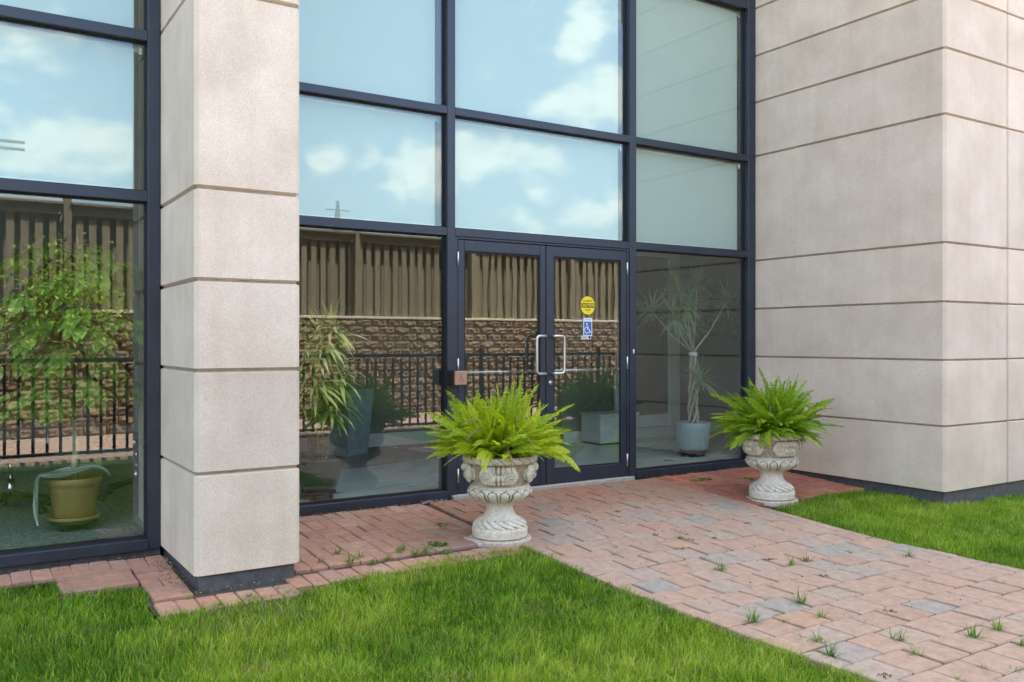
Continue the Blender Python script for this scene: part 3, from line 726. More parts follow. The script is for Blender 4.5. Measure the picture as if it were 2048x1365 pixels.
def caster(b, x, y, r=.025, m=0):
    b.tube([(x-.012, y, r), (x+.012, y, r)], r, 12, m)
def trolley(root, r, h, mat):
    for k in range(4):
        a = math.pi/4+k*math.pi/2; b = MB()
        b.tube([(r*.75*math.cos(a)-.011, r*.75*math.sin(a), .022), (r*.75*math.cos(a)+.011, r*.75*math.sin(a), .022)], .022, 12)
        b.tube([(r*.75*math.cos(a), r*.75*math.sin(a), .03), (r*.75*math.cos(a), r*.75*math.sin(a), .046)], .008, 8)
        b.build('caster', mat, root, True, loc=(0, 0, 0))
    MB().lathe([(r*.98, .045), (r, .05), (r, .062), (r*.98, .067)], 32).build('trolley', mat, root, True, loc=(0, 0, 0))
def blade(b, base, dirv, ln, wd, droop, m=0, seg=5, side=None):
    d = Vector(dirv).normalized(); sd_ = d.cross(Vector((0, 0, 1)))
    if sd_.length < .05: sd_ = Vector((math.cos(random.random()*6), math.sin(random.random()*6), 0))
    sd_.normalize(); p = Vector(base); b0 = len(b.v)
    for k in range(seg+1):
        t = k/seg; w2 = wd*.5*(min(1, t*6+.55))*(1-t**2.2)
        if k == seg: b.v.append(tuple(p))
        else: b.v += [tuple(p+sd_*w2), tuple(p-sd_*w2)]
        d = (d+Vector((0, 0, -droop/seg))).normalized(); p = p+d*(ln/seg)
    for k in range(seg-1): b.f.append((b0+2*k, b0+2*k+1, b0+2*k+3, b0+2*k+2)); b.m.append(m)
    b.f.append((b0+2*seg-2, b0+2*seg-1, b0+2*seg)); b.m.append(m)
def rosette(name, n, ln, wd, droop, mat, up=.9):
    b = MB()
    for k in range(n):
        a = k*2.39996+random.uniform(-.2, .2); e_ = R(random.uniform(-25, 80))
        blade(b, (0, 0, random.uniform(-.05, .02)), (math.cos(a)*math.cos(e_), math.sin(a)*math.cos(e_), math.sin(e_)), ln*random.uniform(.7, 1.1), wd, droop*random.uniform(.5, 1.3))
    return b.mesh(name, mat)

# potted tree behind the left window
pp = Vector((.745, 6.66, .006))
pot = thing('plant_pot', pp, 'olive green plastic pot on casters behind the window left of the pillar', 'plant pot')
trolley(pot, .15, .06, M['black'])
MB().lathe([(.115, .068), (.125, .075), (.150, .27), (.158, .285), (.158, .30), (.172, .305), (.178, .35), (.172, .355), (.160, .352), (.15, .33)], 40, cap=True).build('bowl', M['olive'], pot, True, loc=(0, 0, 0))
MB().lathe([(.135, .068), (.16, .072), (.165, .095), (.158, .095), (.13, .076)], 40).build('saucer', M['olive'], pot, True, loc=(0, 0, 0))
tree = thing('potted_tree', pp+Vector((0, 0, .33)), 'slender indoor tree with drooping green leaves in the olive pot', 'tree')
tp = [(0, 0, 0), (.012, 0, .2), (.0, .01, .5), (.015, .01, .8), (.01, 0, 1.05), (.03, .02, 1.4), (.02, 0, 1.7)]
MB().tube(tp, [.025, .021, .019, .018, .015, .010, .004], 8).build('trunk', M['bark'], tree, True, loc=(0, 0, 0))
cr = MB(); br = MB()
def leaf6(b, p, d, ln, wd):
    d = d.normalized(); s_ = d.cross(Vector((random.uniform(-.4, .4), random.uniform(-.4, .4), 1)))
    if s_.length < .05: s_ = Vector((1, 0, 0))
    s_.normalize(); n_ = s_.cross(d)
    P = [p, p+d*ln*.3+s_*wd*.5+n_*.006, p+d*ln*.65+s_*wd*.4, p+d*ln-n_*.01, p+d*ln*.65-s_*wd*.4, p+d*ln*.3-s_*wd*.5+n_*.006, p+d*ln*.5-n_*.004]
    b.add(P, [(0, 1, 6), (1, 2, 6), (2, 3, 6), (3, 4, 6), (4, 5, 6), (5, 0, 6)])
random.seed(21)
for k in range(78):
    z0 = random.uniform(.55, 1.62); a = random.uniform(0, 2*math.pi); ln = random.uniform(.25, .55)*(1.12-.45*abs(z0-1.0))
    p = Vector((.012, .0, z0)); d = Vector((math.cos(a)*.9-.12, math.sin(a)*.7, .6))
    pts = [p.copy()]
    for q in range(6):
        d = (d+Vector((0, 0, -.24))).normalized(); p = p+d*ln/6; pts.append(p.copy())
        if q > 0:
            for r_ in range(5): leaf6(cr, p+Vector((random.uniform(-.02, .02), random.uniform(-.02, .02), 0)), Vector((d.x*.6+random.uniform(-.7, .7), d.y*.6+random.uniform(-.7, .7), -.7+random.uniform(-.4, .5))), random.uniform(.11, .17), random.uniform(.06, .10))
    br.tube(pts, [.005]*3+[.003]*4, 5)
br.build('branches', M['bark'], tree, True, loc=(0, 0, 0)); cr.build('crown', M['ficus'], tree, loc=(0, 0, 0))
# towel lying over the pot rim
tw = thing('towel', pp+Vector((-.05, -.05, .36)), 'striped grey towel draped over the olive pot rim', 'towel')
b = MB(); nu, nv = 26, 9
prof = [(-.24+.02, -.30), (-.235, -.2), (-.232, -.08), (-.225, .0), (-.205, .03), (-.17, .022), (-.1, .028), (-.03, .04), (.03, .05), (.09, .06), (.15, .05), (.185, .03), (.2, .0)]
for i in range(len(prof)):
    for j in range(nv):
        x, z = prof[i]; tt = (j/(nv-1)-.5)
        wdt = .13 if i < 5 else .24
        b.v.append((x+.012*math.sin(j*2.1+i), -.02+tt*wdt+.01*math.sin(i*1.3), z+.012*math.sin(j*2.6+i*.8)))
for i in range(len(prof)-1):
    for j in range(nv-1):
        k = i*nv+j; b.f.append((k, k+1, k+nv+1, k+nv)); b.m.append(j % 3 == 1)
o = b.build('cloth', [M['towel_a'], M['towel_b']], tw, True, loc=(0.05, 0, 0))
md = o.modifiers.new('thick', 'SOLIDIFY'); md.thickness = .008; md = o.modifiers.new('s', 'SUBSURF'); md.levels = md.render_levels = 2
# office chairs
def chair(x, y, rz, label):
    t = thing('office_chair', (x, y, .006), label, 'chair', 'black office chairs behind the left window', (0, 0, rz))
    for k in range(5):
        a = k*2*math.pi/5; b = MB().tube([(.03*math.cos(a), .03*math.sin(a), .13), (.29*math.cos(a), .29*math.sin(a), .075)], [.022, .014], 8)
        lg = b.build('base_leg', M['black'], t, True, loc=(0, 0, 0))
        w_ = MB().tube([(.29*math.cos(a)-.018*math.sin(a), .29*math.sin(a)+.018*math.cos(a), .029), (.29*math.cos(a)+.018*math.sin(a), .29*math.sin(a)-.018*math.cos(a), .029)], .029, 12).tube([(.29*math.cos(a), .29*math.sin(a), .03), (.29*math.cos(a), .29*math.sin(a), .078)], .009, 6)
        w_.build('caster', M['black'], lg, True, loc=(0, 0, 0))
    MB().tube([(0, 0, .1), (0, 0, .25)], .03, 14).build('lift_cover', M['chrome'], t, True, loc=(0, 0, 0))
    MB().tube([(0, 0, .251), (0, 0, .42)], .015, 12).build('gas_lift', M['chrome'], t, True, loc=(0, 0, 0))
    MB().cbox(-.24, .24, -.24, .24, .42, .50, .03).build('seat', M['black'], t, loc=(0, 0, 0))
    b = MB().cbox(-.22, .22, .22, .28, .62, 1.12, .025); b.build('backrest', M['black'], t, loc=(0, 0, 0))
    MB().tube([(0, .1, .43), (0, .29, .45), (0, .3, .7)], .018, 8).build('back_post', M['black'], t, True, loc=(0, 0, 0))
    for s_ in (-1, 1): MB().tube([(s_*.25, 0, .46), (s_*.28, 0, .5), (s_*.28, .0, .66), (s_*.28, .12, .68), (s_*.28, -.12, .68)], .014, 8).build('armrest', M['steel'], t, True, loc=(0, 0, 0))
chair(.42, 7.55, .4, 'black office chair with chrome lift left of the olive pot')
chair(1.33, 7.75, 2.2, 'black office chair with chrome lift right of the olive pot')

# striped dracaena just right of the pillar
sp_ = Vector((2.56, 6.875, .004))
pot = thing('plant_pot', sp_, 'dark grey round pot on casters just right of the stone pillar', 'plant pot')
trolley(pot, .14, .06, M['black'])
MB().lathe([(.12, .068), (.14, .08), (.175, .2), (.185, .30), (.192, .315), (.188, .33), (.17, .33), (.165, .30)], 40).build('bowl', M['dark_pot'], pot, True, loc=(0, 0, 0))
pl_ = thing('dracaena_plant', sp_+Vector((0, 0, .30)), 'bushy dracaena with yellow striped drooping leaves just right of the stone pillar', 'plant')
random.seed(5)
ros = [rosette('leaf_cluster', 44, .32, .040, 1.5, M['striped_leaf']) for i in range(3)]
for (cx, cy, hh) in ((-.03, .02, .98), (.04, -.03, 1.0), (-.06, -.05, .75), (.02, .06, .62), (.09, .0, .80), (-.12, .03, .52), (.05, -.06, .42), (-.1, -.02, .98), (.12, .03, .5), (-.02, -.08, .86), (.06, -.1, 1.08), (-.06, -.1, .62), (.10, -.08, .66), (.0, -.1, .95)):
    MB().tube([(cx*.4, cy*.4, 0), (cx*.6, cy*.6, hh*.5), (cx*1.2, cy*1.2, hh)], [.024, .02, .012], 8).build('cane', M['cane'], pl_, True, loc=(0, 0, 0))
    link('leaf_cluster', random.choice(ros), pl_, loc=(cx*1.2, cy*1.2, hh), rot=(random.uniform(-.3, .3), random.uniform(-.3, .3), random.uniform(0, 6)))
MB().lathe([(.001, 0), (.165, .0), (.165, .004), (.001, .012)], 24).build('soil', M['moss'], pl_, loc=(0, 0, -.005))

# tall slate planters with feathery plant
def planter(x, y, rz, w0, w1, h, label):
    t = thing('tall_planter', (x, y, .004), label, 'planter', None, (0, 0, rz))
    b = MB(); a, c_ = w0/2, w1/2; e = .02
    b.add([(-a,-a,0),(a,-a,0),(a,a,0),(-a,a,0),(-c_,-c_,h),(c_,-c_,h),(c_,c_,h),(-c_,c_,h),(-c_+e,-c_+e,h),(c_-e,-c_+e,h),(c_-e,c_-e,h),(-c_+e,c_-e,h),(-c_+e,-c_+e,h-.06),(c_-e,-c_+e,h-.06),(c_-e,c_-e,h-.06),(-c_+e,c_-e,h-.06)],
          [(3,2,1,0),(0,1,5,4),(1,2,6,5),(2,3,7,6),(3,0,4,7),(4,5,9,8),(5,6,10,9),(6,7,11,10),(7,4,8,11),(8,9,13,12),(9,10,14,13),(10,11,15,14),(11,8,12,15)])
    b.build('body', M['slate'], t, loc=(0, 0, 0)); MB().box(-c_+e+.001, c_-e-.001, -c_+e+.001, c_-e-.001, h-.09, h-.05).build('soil', M['moss'], t, loc=(0, 0, 0))
    return t
planter(3.78, 9.30, R(28), .34, .44, .74, 'tall tapered slate blue planter standing on the dark mat inside')
b = MB().cbox(-.95, .95, -.6, .6, 0, .009, .003)
tag(b.build('door_mat', M['carpet'], None, loc=(3.65, 8.95, .0105), rot=(0, 0, R(14))), 'dark mat on the pale tiles under the slate planter', 'mat')

# slender dracaena in the blue pot
bp = Vector((7.0, 7.16, .004))
pot = thing('plant_pot', bp, 'blue grey ceramic pot with carved band on a wheeled base', 'plant pot')
trolley(pot, .15, .06, M['black'])
rngs = [(.13, .068), (.15, .08), (.165, .13)]
pr = [(.125, .068), (.15, .078), (.165, .11), (.172, .15), (.178, .19), (.184, .24), (.19, .30), (.196, .37), (.19, .378), (.18, .372), (.172, .33)]
def carved(th, j, r, z):
    if j in (2, 3): r += .005*math.sin(th*14+j*1.6)
    return r, z
MB().lathe(pr, 84, fn=carved).build('bowl', M['blue_pot'], pot, True, loc=(0, 0, 0))
dp = thing('dracaena_plant', bp+Vector((0, 0, .345)), 'slender dracaena with braided pale stems in the blue pot', 'plant')
MB().lathe([(.001, 0), (.17, 0), (.17, .004), (.001, .01)], 24).build('soil', M['moss'], dp, loc=(0, 0, 0))
for k in range(5):
    pts = []
    for q in range(15):
        t_ = q/14; a = k*2*math.pi/5+t_*5.2; rr = .055*(1-.55*t_)+.008*math.sin(q*2+k); pts.append((rr*math.cos(a), rr*math.sin(a), t_*.82))
    MB().tube(pts, [.016-.005*q/14 for q in range(15)], 8).build('stem', M['bark'], dp, True, loc=(0, 0, 0))
MB().lathe([(.045, .765), (.05, .77), (.05, .80), (.045, .805)], 16).build('tie', M['white'], dp, loc=(0, 0, 0))
random.seed(11)
ros = [rosette('leaf_cluster', 64, .33, .024, .75, M['dracaena']) for i in range(3)]
base = Vector((0, 0, .8))
for (px, py, dy) in ((1357, 584, 0), (1394, 570, .12), (1452, 606, -.02), (1303, 622, .05), (1346, 638, -.1), (1388, 650, .12), (1372, 610, -.05), (1401, 762, -.08)):
    e_ = on_y(px, py, bp.y+dy)-(bp+Vector((0, 0, .345)))
    st_ = base if py < 700 else Vector((.03, -.03, .35))
    mid = (st_+e_)/2+Vector((0, 0, -.04))
    MB().tube([st_, mid, e_], [.012, .010, .008], 6).build('branch', M['bark'], dp, True, loc=(0, 0, 0))
    link('leaf_cluster', random.choice(ros), dp, loc=e_, rot=(random.uniform(-.4, .4), random.uniform(-.4, .4), random.uniform(0, 6)))

# ------------------------------------------------------------------ behind the camera: what the glass mirrors
rw = thing('retaining_wall', (7, -3.2, -.2), 'brown split face block retaining wall with pale cap across the sidewalk', 'wall')
def split_block(l, h):
    b = MB(); nx, nz = 7, 4; vv = []
    for i in range(nx+1):
        for j in range(nz+1):
            edge = i in (0, nx) or j in (0, nz)
            vv.append((-l/2+l*i/nx+(0 if edge else random.uniform(-.015, .015)), 0 if edge else random.uniform(.004, .06), h*j/nz+(0 if edge else random.uniform(-.008, .008))))
    fs = []
    for i in range(nx):
        for j in range(nz):
            a = i*(nz+1)+j; fs += [(a, a+1, a+nz+2, a+nz+1)]
    b.add(vv, fs)
    b.add([(-l/2, 0, 0), (l/2, 0, 0), (l/2, 0, h), (-l/2, 0, h), (-l/2, -.2, 0), (l/2, -.2, 0), (l/2, -.2, h), (-l/2, -.2, h)], [(0, 1, 5, 4), (1, 2, 6, 5), (2, 3, 7, 6), (3, 0, 4, 7), (4, 5, 6, 7)])
    return b
BLH, BLL = .146, .33
prot = [split_block(BLL-.008, BLH-.006) for i in range(5)]
pme = [p.mesh('block', M['block']) for p in prot]
rest = MB(); cnt = 0
for r_ in range(12, -1, -1):
    for i in range(-8, 58):
        x = i*BLL+(BLL/2 if r_ % 2 else 0); z = -.185+r_*BLH
        if cnt < 290 and .2 < x < 15.5: link('block', random.choice(pme), rw, loc=(x-7, .3, z+.2)); cnt += 1
        else:
            p = random.choice(prot); rest.add([(a+x, b_-2.9, c_+z) for a, b_, c_ in p.v], p.f)
tag(rest.build('blocks', M['block'], rw), kind='stuff')
MB().cbox(-3, 20, -3.22, -2.86, 1.713, 1.765, .01).build('capstone', M['cap'], rw)
fe = thing('board_fence', (7, -3.05, 1.76), 'weathered board on board fence standing on the retaining wall', 'fence')
fb = [MB().cbox(-w_/2, w_/2, -.009, .009, 0, 1.6, .003).mesh('board', M['wood_fence']) for w_ in (.108, .205)]
for k in range(-12, 84):
    x = .83+k*.19
    link('board', fb[0], fe, loc=(x-7, .02+random.uniform(-.003, .003), .01), rot=(0, random.uniform(-.006, .006), 0))
    link('board', fb[1], fe, loc=(x-7+.095, -.11-.02*(k % 2), .01), rot=(0, random.uniform(-.006, .006), 0))
for k in range(-1, 7):
    x = 1.60+k*2.61
    MB().cbox(x-.055, x+.055, -3.03, -2.92, 1.766, 3.50, .006).build('post', M['wood_fence'], fe); MB().cbox(x-.065, x+.065, -3.04, -2.91, 3.501, 3.53, .006).build('post_cap', M['wood_fence'], fe)
    MB().cbox(x+.056, x+2.554, -3.005, -2.965, 3.22, 3.37, .004).build('top_rail', M['wood_fence'], fe)
    MB().cbox(x+.056, x+2.554, -3.12, -2.88, 3.371, 3.41, .004).build('cap_board', M['wood_fence'], fe)
ra = thing('railing', (7, .12, -.2), 'black steel railing along the lawn edge of the sidewalk', 'railing')
bal = MB().cbox(-.017, .017, -.012, .012, 0, 1.12, .002).mesh('baluster', M['rail'])
RX0, RX1 = -2.4, 15.6
for k in range(int((RX1-RX0)/.15)): link('baluster', bal, ra, loc=(RX0+k*.15-7, .0, .08))
MB().cbox(RX0, RX1, .09, .15, 1.015, 1.075, .004).build('top_rail', M['rail'], ra); MB().cbox(RX0, RX1, .10, .14, -.11, -.075, .004).build('bottom_rail', M['rail'], ra)
for k in range(8):
    x = RX0+k*2.55; MB().cbox(x-.03, x+.03, .09, .15, -.23, 1.16, .004).build('post', M['rail'], ra)
# shrub hanging over the wall and its leaves
vn = thing('wall_shrub', (1.55, -2.8, 1.76), 'yellow green shrub spilling over the retaining wall', 'shrub')
random.seed(3); b = MB()
for k in range(900):
    q = random.random(); px, py, pz = 1.5+random.gauss(0, .42), -2.78+random.uniform(-.1, .2), 1.95+random.gauss(0, .33)
    leaf6(b, Vector((px, py, pz)), Vector((random.uniform(-1, 1), random.uniform(-.3, 1), random.uniform(-.8, .3))), random.uniform(.07, .13), random.uniform(.03, .05))
b.build('foliage', M['vine'], vn)
MB().tube([(1.55, -2.83, 1.77), (1.5, -2.8, 2.0), (1.6, -2.78, 2.4)], [.015, .012, .006], 6).build('stem', M['twig'], vn)
# power poles beyond the fence
def mirror_pt(x, y, dist):
    v = ray(x, y); v.y = -v.y; v.normalize(); p = v*dist; return Vector((p.x, p.y+2*GY, p.z+CH))
pt = mirror_pt(675, 402, 120)
py_ = thing('transmission_tower', (pt.x, pt.y, -.2), 'far off steel transmission tower', 'tower')
lat = MB(); zt = pt.z
for sx in (-1, 1):
    for sy in (-1, 1): lat.tube([(pt.x+sx*1.2, pt.y+sy*1.2, -.2), (pt.x+sx*.06, pt.y+sy*.06, zt)], .09, 5)
for k in range(9):
    z = zt*(.1+.1*k); r_ = 1.2-(1.14*z/zt); lat.tube([(pt.x-r_, pt.y-r_, z), (pt.x+r_, pt.y+r_, z+1.2)], .07, 4); lat.tube([(pt.x+r_, pt.y-r_, z), (pt.x-r_, pt.y+r_, z+1.2)], .07, 4)
lat.build('lattice', M['plinth'], py_)
for z, l in ((zt-1.2, 1.6), (zt-2.6, 2.0)): MB().tube([(pt.x-l, pt.y, z), (pt.x+l, pt.y, z)], .1, 5).build('crossarm', M['plinth'], py_)
v = ray(-30, 284); v.y = -v.y; v.normalize(); pt = v*22; pt = Vector((pt.x, pt.y+2*GL, pt.z+CH))
up_ = thing('utility_pole', (pt.x, pt.y, -.2), 'wooden utility pole with two crossarms behind the fence', 'pole')
MB().tube([(pt.x, pt.y, -.2), (pt.x, pt.y, pt.z+.6)], [.16, .11], 12).build('pole', M['twig'], up_, True)
for dz in (0.04, -.11): MB().cbox(pt.x-.72, pt.x+.72, pt.y+.12, pt.y+.20, pt.z+dz-.028, pt.z+dz+.028, .01).build('crossarm', M['twig'], up_)

# ------------------------------------------------------------------ urns and ferns
def make_urn(loc, rz, label):
    t = thing('stone_urn', loc, label, 'urn', 'carved stone urns beside the entrance path', (0, 0, rz))
    mats = [M['urn'], M['urn_groove'], M['urn_dirt_shade']]
    def lerp(prof, n):
        out_ = []
        for (a, b) in zip(prof[:-1], prof[1:]):
            for k in range(n): out_.append((a[0]+(b[0]-a[0])*k/n, a[1]+(b[1]-a[1])*k/n))
        return out_+[prof[-1]]
    # foot: drum, then a sloping rope band cut by slanting grooves
    NB = 16
    foot = lerp([(.185, 0), (.197, .008), (.198, .062), (.190, .07)], 3)+lerp([(.188, .072), (.183, .095), (.160, .118), (.140, .130)], 5)[0:]
    def g1(th, j, r, z):
        if .074 < z < .128: 
            ph = ((th/(2*math.pi)*NB+z*28) % 1)
            d = min(ph, 1-ph); r += .007*math.sin(math.pi*ph)-.006*(d < .07)
        return r, z
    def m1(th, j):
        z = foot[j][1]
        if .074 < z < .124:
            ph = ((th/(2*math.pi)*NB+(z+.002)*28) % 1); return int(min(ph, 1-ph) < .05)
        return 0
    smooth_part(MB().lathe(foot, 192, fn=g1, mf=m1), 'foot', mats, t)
    stem = [(.140, .1305), (.122, .145), (.104, .165), (.095, .19), (.094, .21), (.100, .228), (.112, .238), (.118, .245)]
    smooth_part(MB().lathe(stem, 64), 'stem', mats, t)
    # bowl: ring of tongue shaped lobes
    NT = 16; z0, z1 = .246, .350
    bowl = []
    for k in range(17):
        q = k/16; z = z0+(z1-z0)*q; r = .118+.108*math.sin(min(q*1.35, 1.28)*math.pi*.5)**.7
        bowl.append((r, z))
    bowl += [(.206, .353), (.211, .356), (.212, .364), (.203, .370)]
    def tongue(th, z):
        q = (z-z0)/(z1-z0); ph = ((th/(2*math.pi)*NT) % 1)-.5
        if q < .06 or q > .96: return 0, False
        top = .90; hw = .37 if q < top-.26 else .37*math.sqrt(max(0, 1-((q-(top-.26))/.26)**2)) if q < top else 0
        d = abs(ph)-hw
        return (.006 if d < -.05 else 0), (abs(d) < .05 and (q < top+.01)) or (q >= top-.01 and q < top+.05 and abs(ph) < .14)
    def g2(th, j, r, z):
        a, gr = tongue(th, z); return r+a-(.005 if gr else 0), z
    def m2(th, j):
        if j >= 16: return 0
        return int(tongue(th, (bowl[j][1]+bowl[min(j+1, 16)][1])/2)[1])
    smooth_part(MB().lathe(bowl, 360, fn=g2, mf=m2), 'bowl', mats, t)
    body = [(.196, .366), (.192, .372), (.196, .40), (.206, .46), (.216, .505), (.222, .525)]
    smooth_part(MB().lathe(body, 64), 'body', [M['urn_dirt_shade']], t)
    # rim: roped roll
    rim = []
    for k in range(15):
        a = -math.pi/2+math.pi*k/14; rim.append((.238+.024*math.cos(a), .552+.026*math.sin(a)))
    rim = [(.222, .5255)]+rim+[(.225, .575), (.212, .57), (.206, .545)]
    def g3(th, j, r, z):
        if 1 < j < 15:
            ph = (th/(2*math.pi)*22+j*.085) % 1; r += .005*math.sin(math.pi*ph)-.004*(min(ph, 1-ph) < .05)
        return r, z
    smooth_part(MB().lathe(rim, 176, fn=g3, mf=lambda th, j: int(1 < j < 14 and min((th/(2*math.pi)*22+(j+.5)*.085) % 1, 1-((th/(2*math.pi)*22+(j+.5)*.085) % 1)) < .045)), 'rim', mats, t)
    # corbels and roses round the body
    for k in range(4):
        a = k*math.pi/2; rot = Matrix.Rotation(a, 4, 'Z')
        b = MB()
        for dy in (-.03, 0, .03):
            b.ell((.240, dy*1.1, .490), (.036, .0155, .030), 0, 12, 8); b.ell((.232, dy*1.05, .438), (.028, .0145, .030), 0, 12, 8); b.ell((.216, dy, .402), (.018, .012, .018), 0, 10, 6)
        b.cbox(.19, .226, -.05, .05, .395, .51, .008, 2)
        b.v = [tuple(rot @ Vector(p)) for p in b.v]; smooth_part(b, 'corbel', mats, t)
    for k in range(8):
        a = math.pi/8+k*math.pi/4+(.06 if k % 2 else -.06); rot = Matrix.Rotation(a, 4, 'Z'); b = MB()
        C = Vector((.218, 0, .452))
        b.ell(C, (.026, .055, .055), 0, 16, 10)
        for ring, (rr, n_, pr_) in enumerate(((.046, 6, .022), (.028, 5, .036), (.012, 3, .046))):
            for q in range(n_):
                an = q*2*math.pi/n_+ring*.5
                rm = Matrix.Rotation(an, 3, 'X') @ Matrix.Rotation(R(28-ring*8), 3, 'Z')
                b.ell(C+Vector((pr_*.8, rr*math.cos(an), rr*math.sin(an))), (.008, .010+.3*rr, .014+.35*rr), 0, 10, 6, rm)
        for q in range(n_ := 14):
            an = q*.55; b.add([], [])
        sp2 = [(C.x+.050-.012*q/16, C.y+(.006+.0022*q)*math.cos(q*.75), C.z+(.006+.0022*q)*math.sin(q*.75)) for q in range(15)]
        b.tube(sp2, .0013, 5, 1)
        b.v = [tuple(rot @ Vector(p)) for p in b.v]; smooth_part(b, 'rose', mats, t)
        for s_ in (-1, 1):
            b = MB(); an = a+s_*.20
            for lf in range(3):
                rm = Matrix.Rotation(an, 3, 'Z') @ Matrix.Rotation(s_*R(-35+35*lf), 3, 'X')
                b.ell(Vector((.205*math.cos(an), .205*math.sin(an), .428+lf*.026)), (.012, .010, .026), 0, 8, 6, rm)
            smooth_part(b, 'carved_leaf', mats, t)
    MB().lathe([(.001, .525), (.206, .525), (.206, .53), (.001, .545)], 32).build('soil', M['moss'], t, loc=(0, 0, 0))
    return t
def smooth_part(b, name, mats, t):
    me = b.mesh(name, mats); smoothed(me, 50); return link(name, me, t, loc=(0, 0, 0))

def frond_mesh(L_, bend, wmax, n=30):
    twist = random.uniform(-1.1, 1.1); b = MB(); p = Vector((0, 0, 0)); an = 0; pts = []; tg = []
    for k in range(n+1):
        t_ = k/n; pts.append(p.copy()); tg.append(an); an = -bend*t_**1.25
        p = p+Vector((math.cos(an), 0, math.sin(an)))*(L_/n)
    b.tube([pts[k] for k in range(0, n+1, 3)], [.0022]*5+[.0014]*(len(range(0, n+1, 3))-5), 4, 1)
    for k in range(2, n+1):
        t_ = k/n; wl = wmax*(min(1, t_*5+.25))*(1-t_**3.2)**.8+.004
        T = Vector((math.cos(tg[k]), 0, math.sin(tg[k]))); U = Vector((-math.sin(tg[k]), 0, math.cos(tg[k]))); tw_ = twist*t_; SD = Vector((0, 1, 0))*math.cos(tw_)+U*math.sin(tw_); U = U*math.cos(tw_)-Vector((0, 1, 0))*math.sin(tw_); hw = L_/n*.60
        for s_ in (-1, 1):
            wl2 = wl*random.uniform(.7, 1.15)*(.45 if random.random() < .06 else 1); ph_ = random.uniform(-.1, .35); o0 = pts[k]
            outv = SD*s_*.94+T*.32+U*.22*ph_
            outv.normalize()
            a0 = o0-T*hw*.6; a1 = o0+T*hw*.6; mid = o0+outv*wl2*.55; tip = o0+outv*wl2-U*wl2*.18
            b.add([a0, mid-T*hw*.75, tip, mid+T*hw*.75, a1, o0+outv*wl2*.5+U*.003], [(0, 1, 5), (1, 2, 5), (2, 3, 5), (3, 4, 5), (4, 0, 5)][::1], 0)
    return b.mesh('frond', [M['fern'], M['fern_stem']])
random.seed(17)
FR = {'up': [frond_mesh(random.uniform(.36, .52), random.uniform(.15, 1.0), .042) for i in range(8)],
      'arch': [frond_mesh(random.uniform(.34, .50), random.uniform(.5, 1.3), .044) for i in range(8)],
      'droop': [frond_mesh(random.uniform(.24, .38), random.uniform(.6, 1.5), .042) for i in range(7)]}
M['fern_green'] = leaf_mat('greener fern fronds', [(0, (.06, .17, .010)), (.35, (.19, .36, .014)), (.7, (.34, .52, .02)), (1, (.52, .62, .05))], .42, .42)
GREEN = {}
for k_ in FR:
    for m_ in FR[k_]:
        c_ = m_.copy(); c_.materials[0] = M['fern_green']; GREEN[m_.name] = c_
DEAD = [frond_mesh(random.uniform(.40, .54), random.uniform(1.2, 2.4), .012, 24) for i in range(3)]
M['dead_frond'] = simple('dead frond', (.20, .13, .06), .8)
for d_ in DEAD: d_.materials[0] = M['dead_frond']; d_.materials[1] = M['dead_frond']
def make_fern(loc, label, seed, group, green=False):
    random.seed(seed)
    t = thing('potted_fern', loc, label, 'fern', group)
    def put(kind, a, pitch, r, z=0, s=1, yaw=.5, roll=.9):
        me_ = random.choice(FR[kind])
        o = link('frond', GREEN[me_.name] if green else me_, t, loc=(r*math.cos(a), r*math.sin(a), z))
        a2 = a+random.gauss(0, yaw)
        o.rotation_euler = (Matrix.Rotation(a2, 4, 'Z') @ Matrix.Rotation(-pitch, 4, 'Y') @ Matrix.Rotation(random.gauss(0, roll), 4, 'X')).to_euler(); o.scale = (s, s, s)
    for k in range(95): put('up', random.uniform(0, 6.28), R(random.uniform(46, 92)), random.uniform(.02, .16), .02, random.uniform(.75, 1.28), .9, 1.3)
    for k in range(115): put('arch', k*2.4+random.uniform(-.4, .4), R(random.uniform(18, 72)), random.uniform(.05, .18), random.uniform(0, .05), random.uniform(.75, 1.22), .5, .6)
    for k in range(85): put('droop', k*2.4+random.uniform(-.4, .4), R(random.uniform(-4 if green else 12, 50 if green else 55)), random.uniform(.08, .2 if green else .18), random.uniform(.03, .08), random.uniform(.8, 1.2), .4, .5)
    for k in range(7):
        a = random.uniform(0, 6.28); o = link('dead_frond', random.choice(DEAD), t, loc=(.05*math.cos(a), .05*math.sin(a), .03))
        o.rotation_euler = (Matrix.Rotation(a, 4, 'Z') @ Matrix.Rotation(-R(random.uniform(35, 88)), 4, 'Y')).to_euler()
    return t
U1 = Vector((3.33, 5.335, 0)); U1.z = zg(U1.y)+.024
U2 = Vector((6.165, 5.33, 0)); U2.z = zg(U2.y)+.024
cam_a = math.atan2(-U1.y, -U1.x); make_urn(U1, cam_a-R(2), 'carved white stone urn with scroll corbel in front, beside the left door leaf')
cam_b = math.atan2(-U2.y, -U2.x); make_urn(U2, cam_b+R(38), 'carved white stone urn standing by the long stone clad wall')
make_fern(U1+Vector((0, 0, .545)), 'bright yellow green fern overflowing the urn beside the left door leaf', 41, 'ferns in the stone urns')
make_fern(U2+Vector((0, 0, .53)), 'green fern overflowing the urn by the long stone clad wall', 77, 'ferns in the stone urns', True)
for u, lb in ((U1, 'round pale slab under the urn beside the left door leaf'), (U2, 'round pale slab under the urn by the stone clad wall')):
    b = MB().lathe([(.215, -.09), (.225, -.08), (.225, -.012), (.215, -.0025)], 40)
    tag(b.build('base_slab', M['slab'], None, loc=u), lb, 'slab')

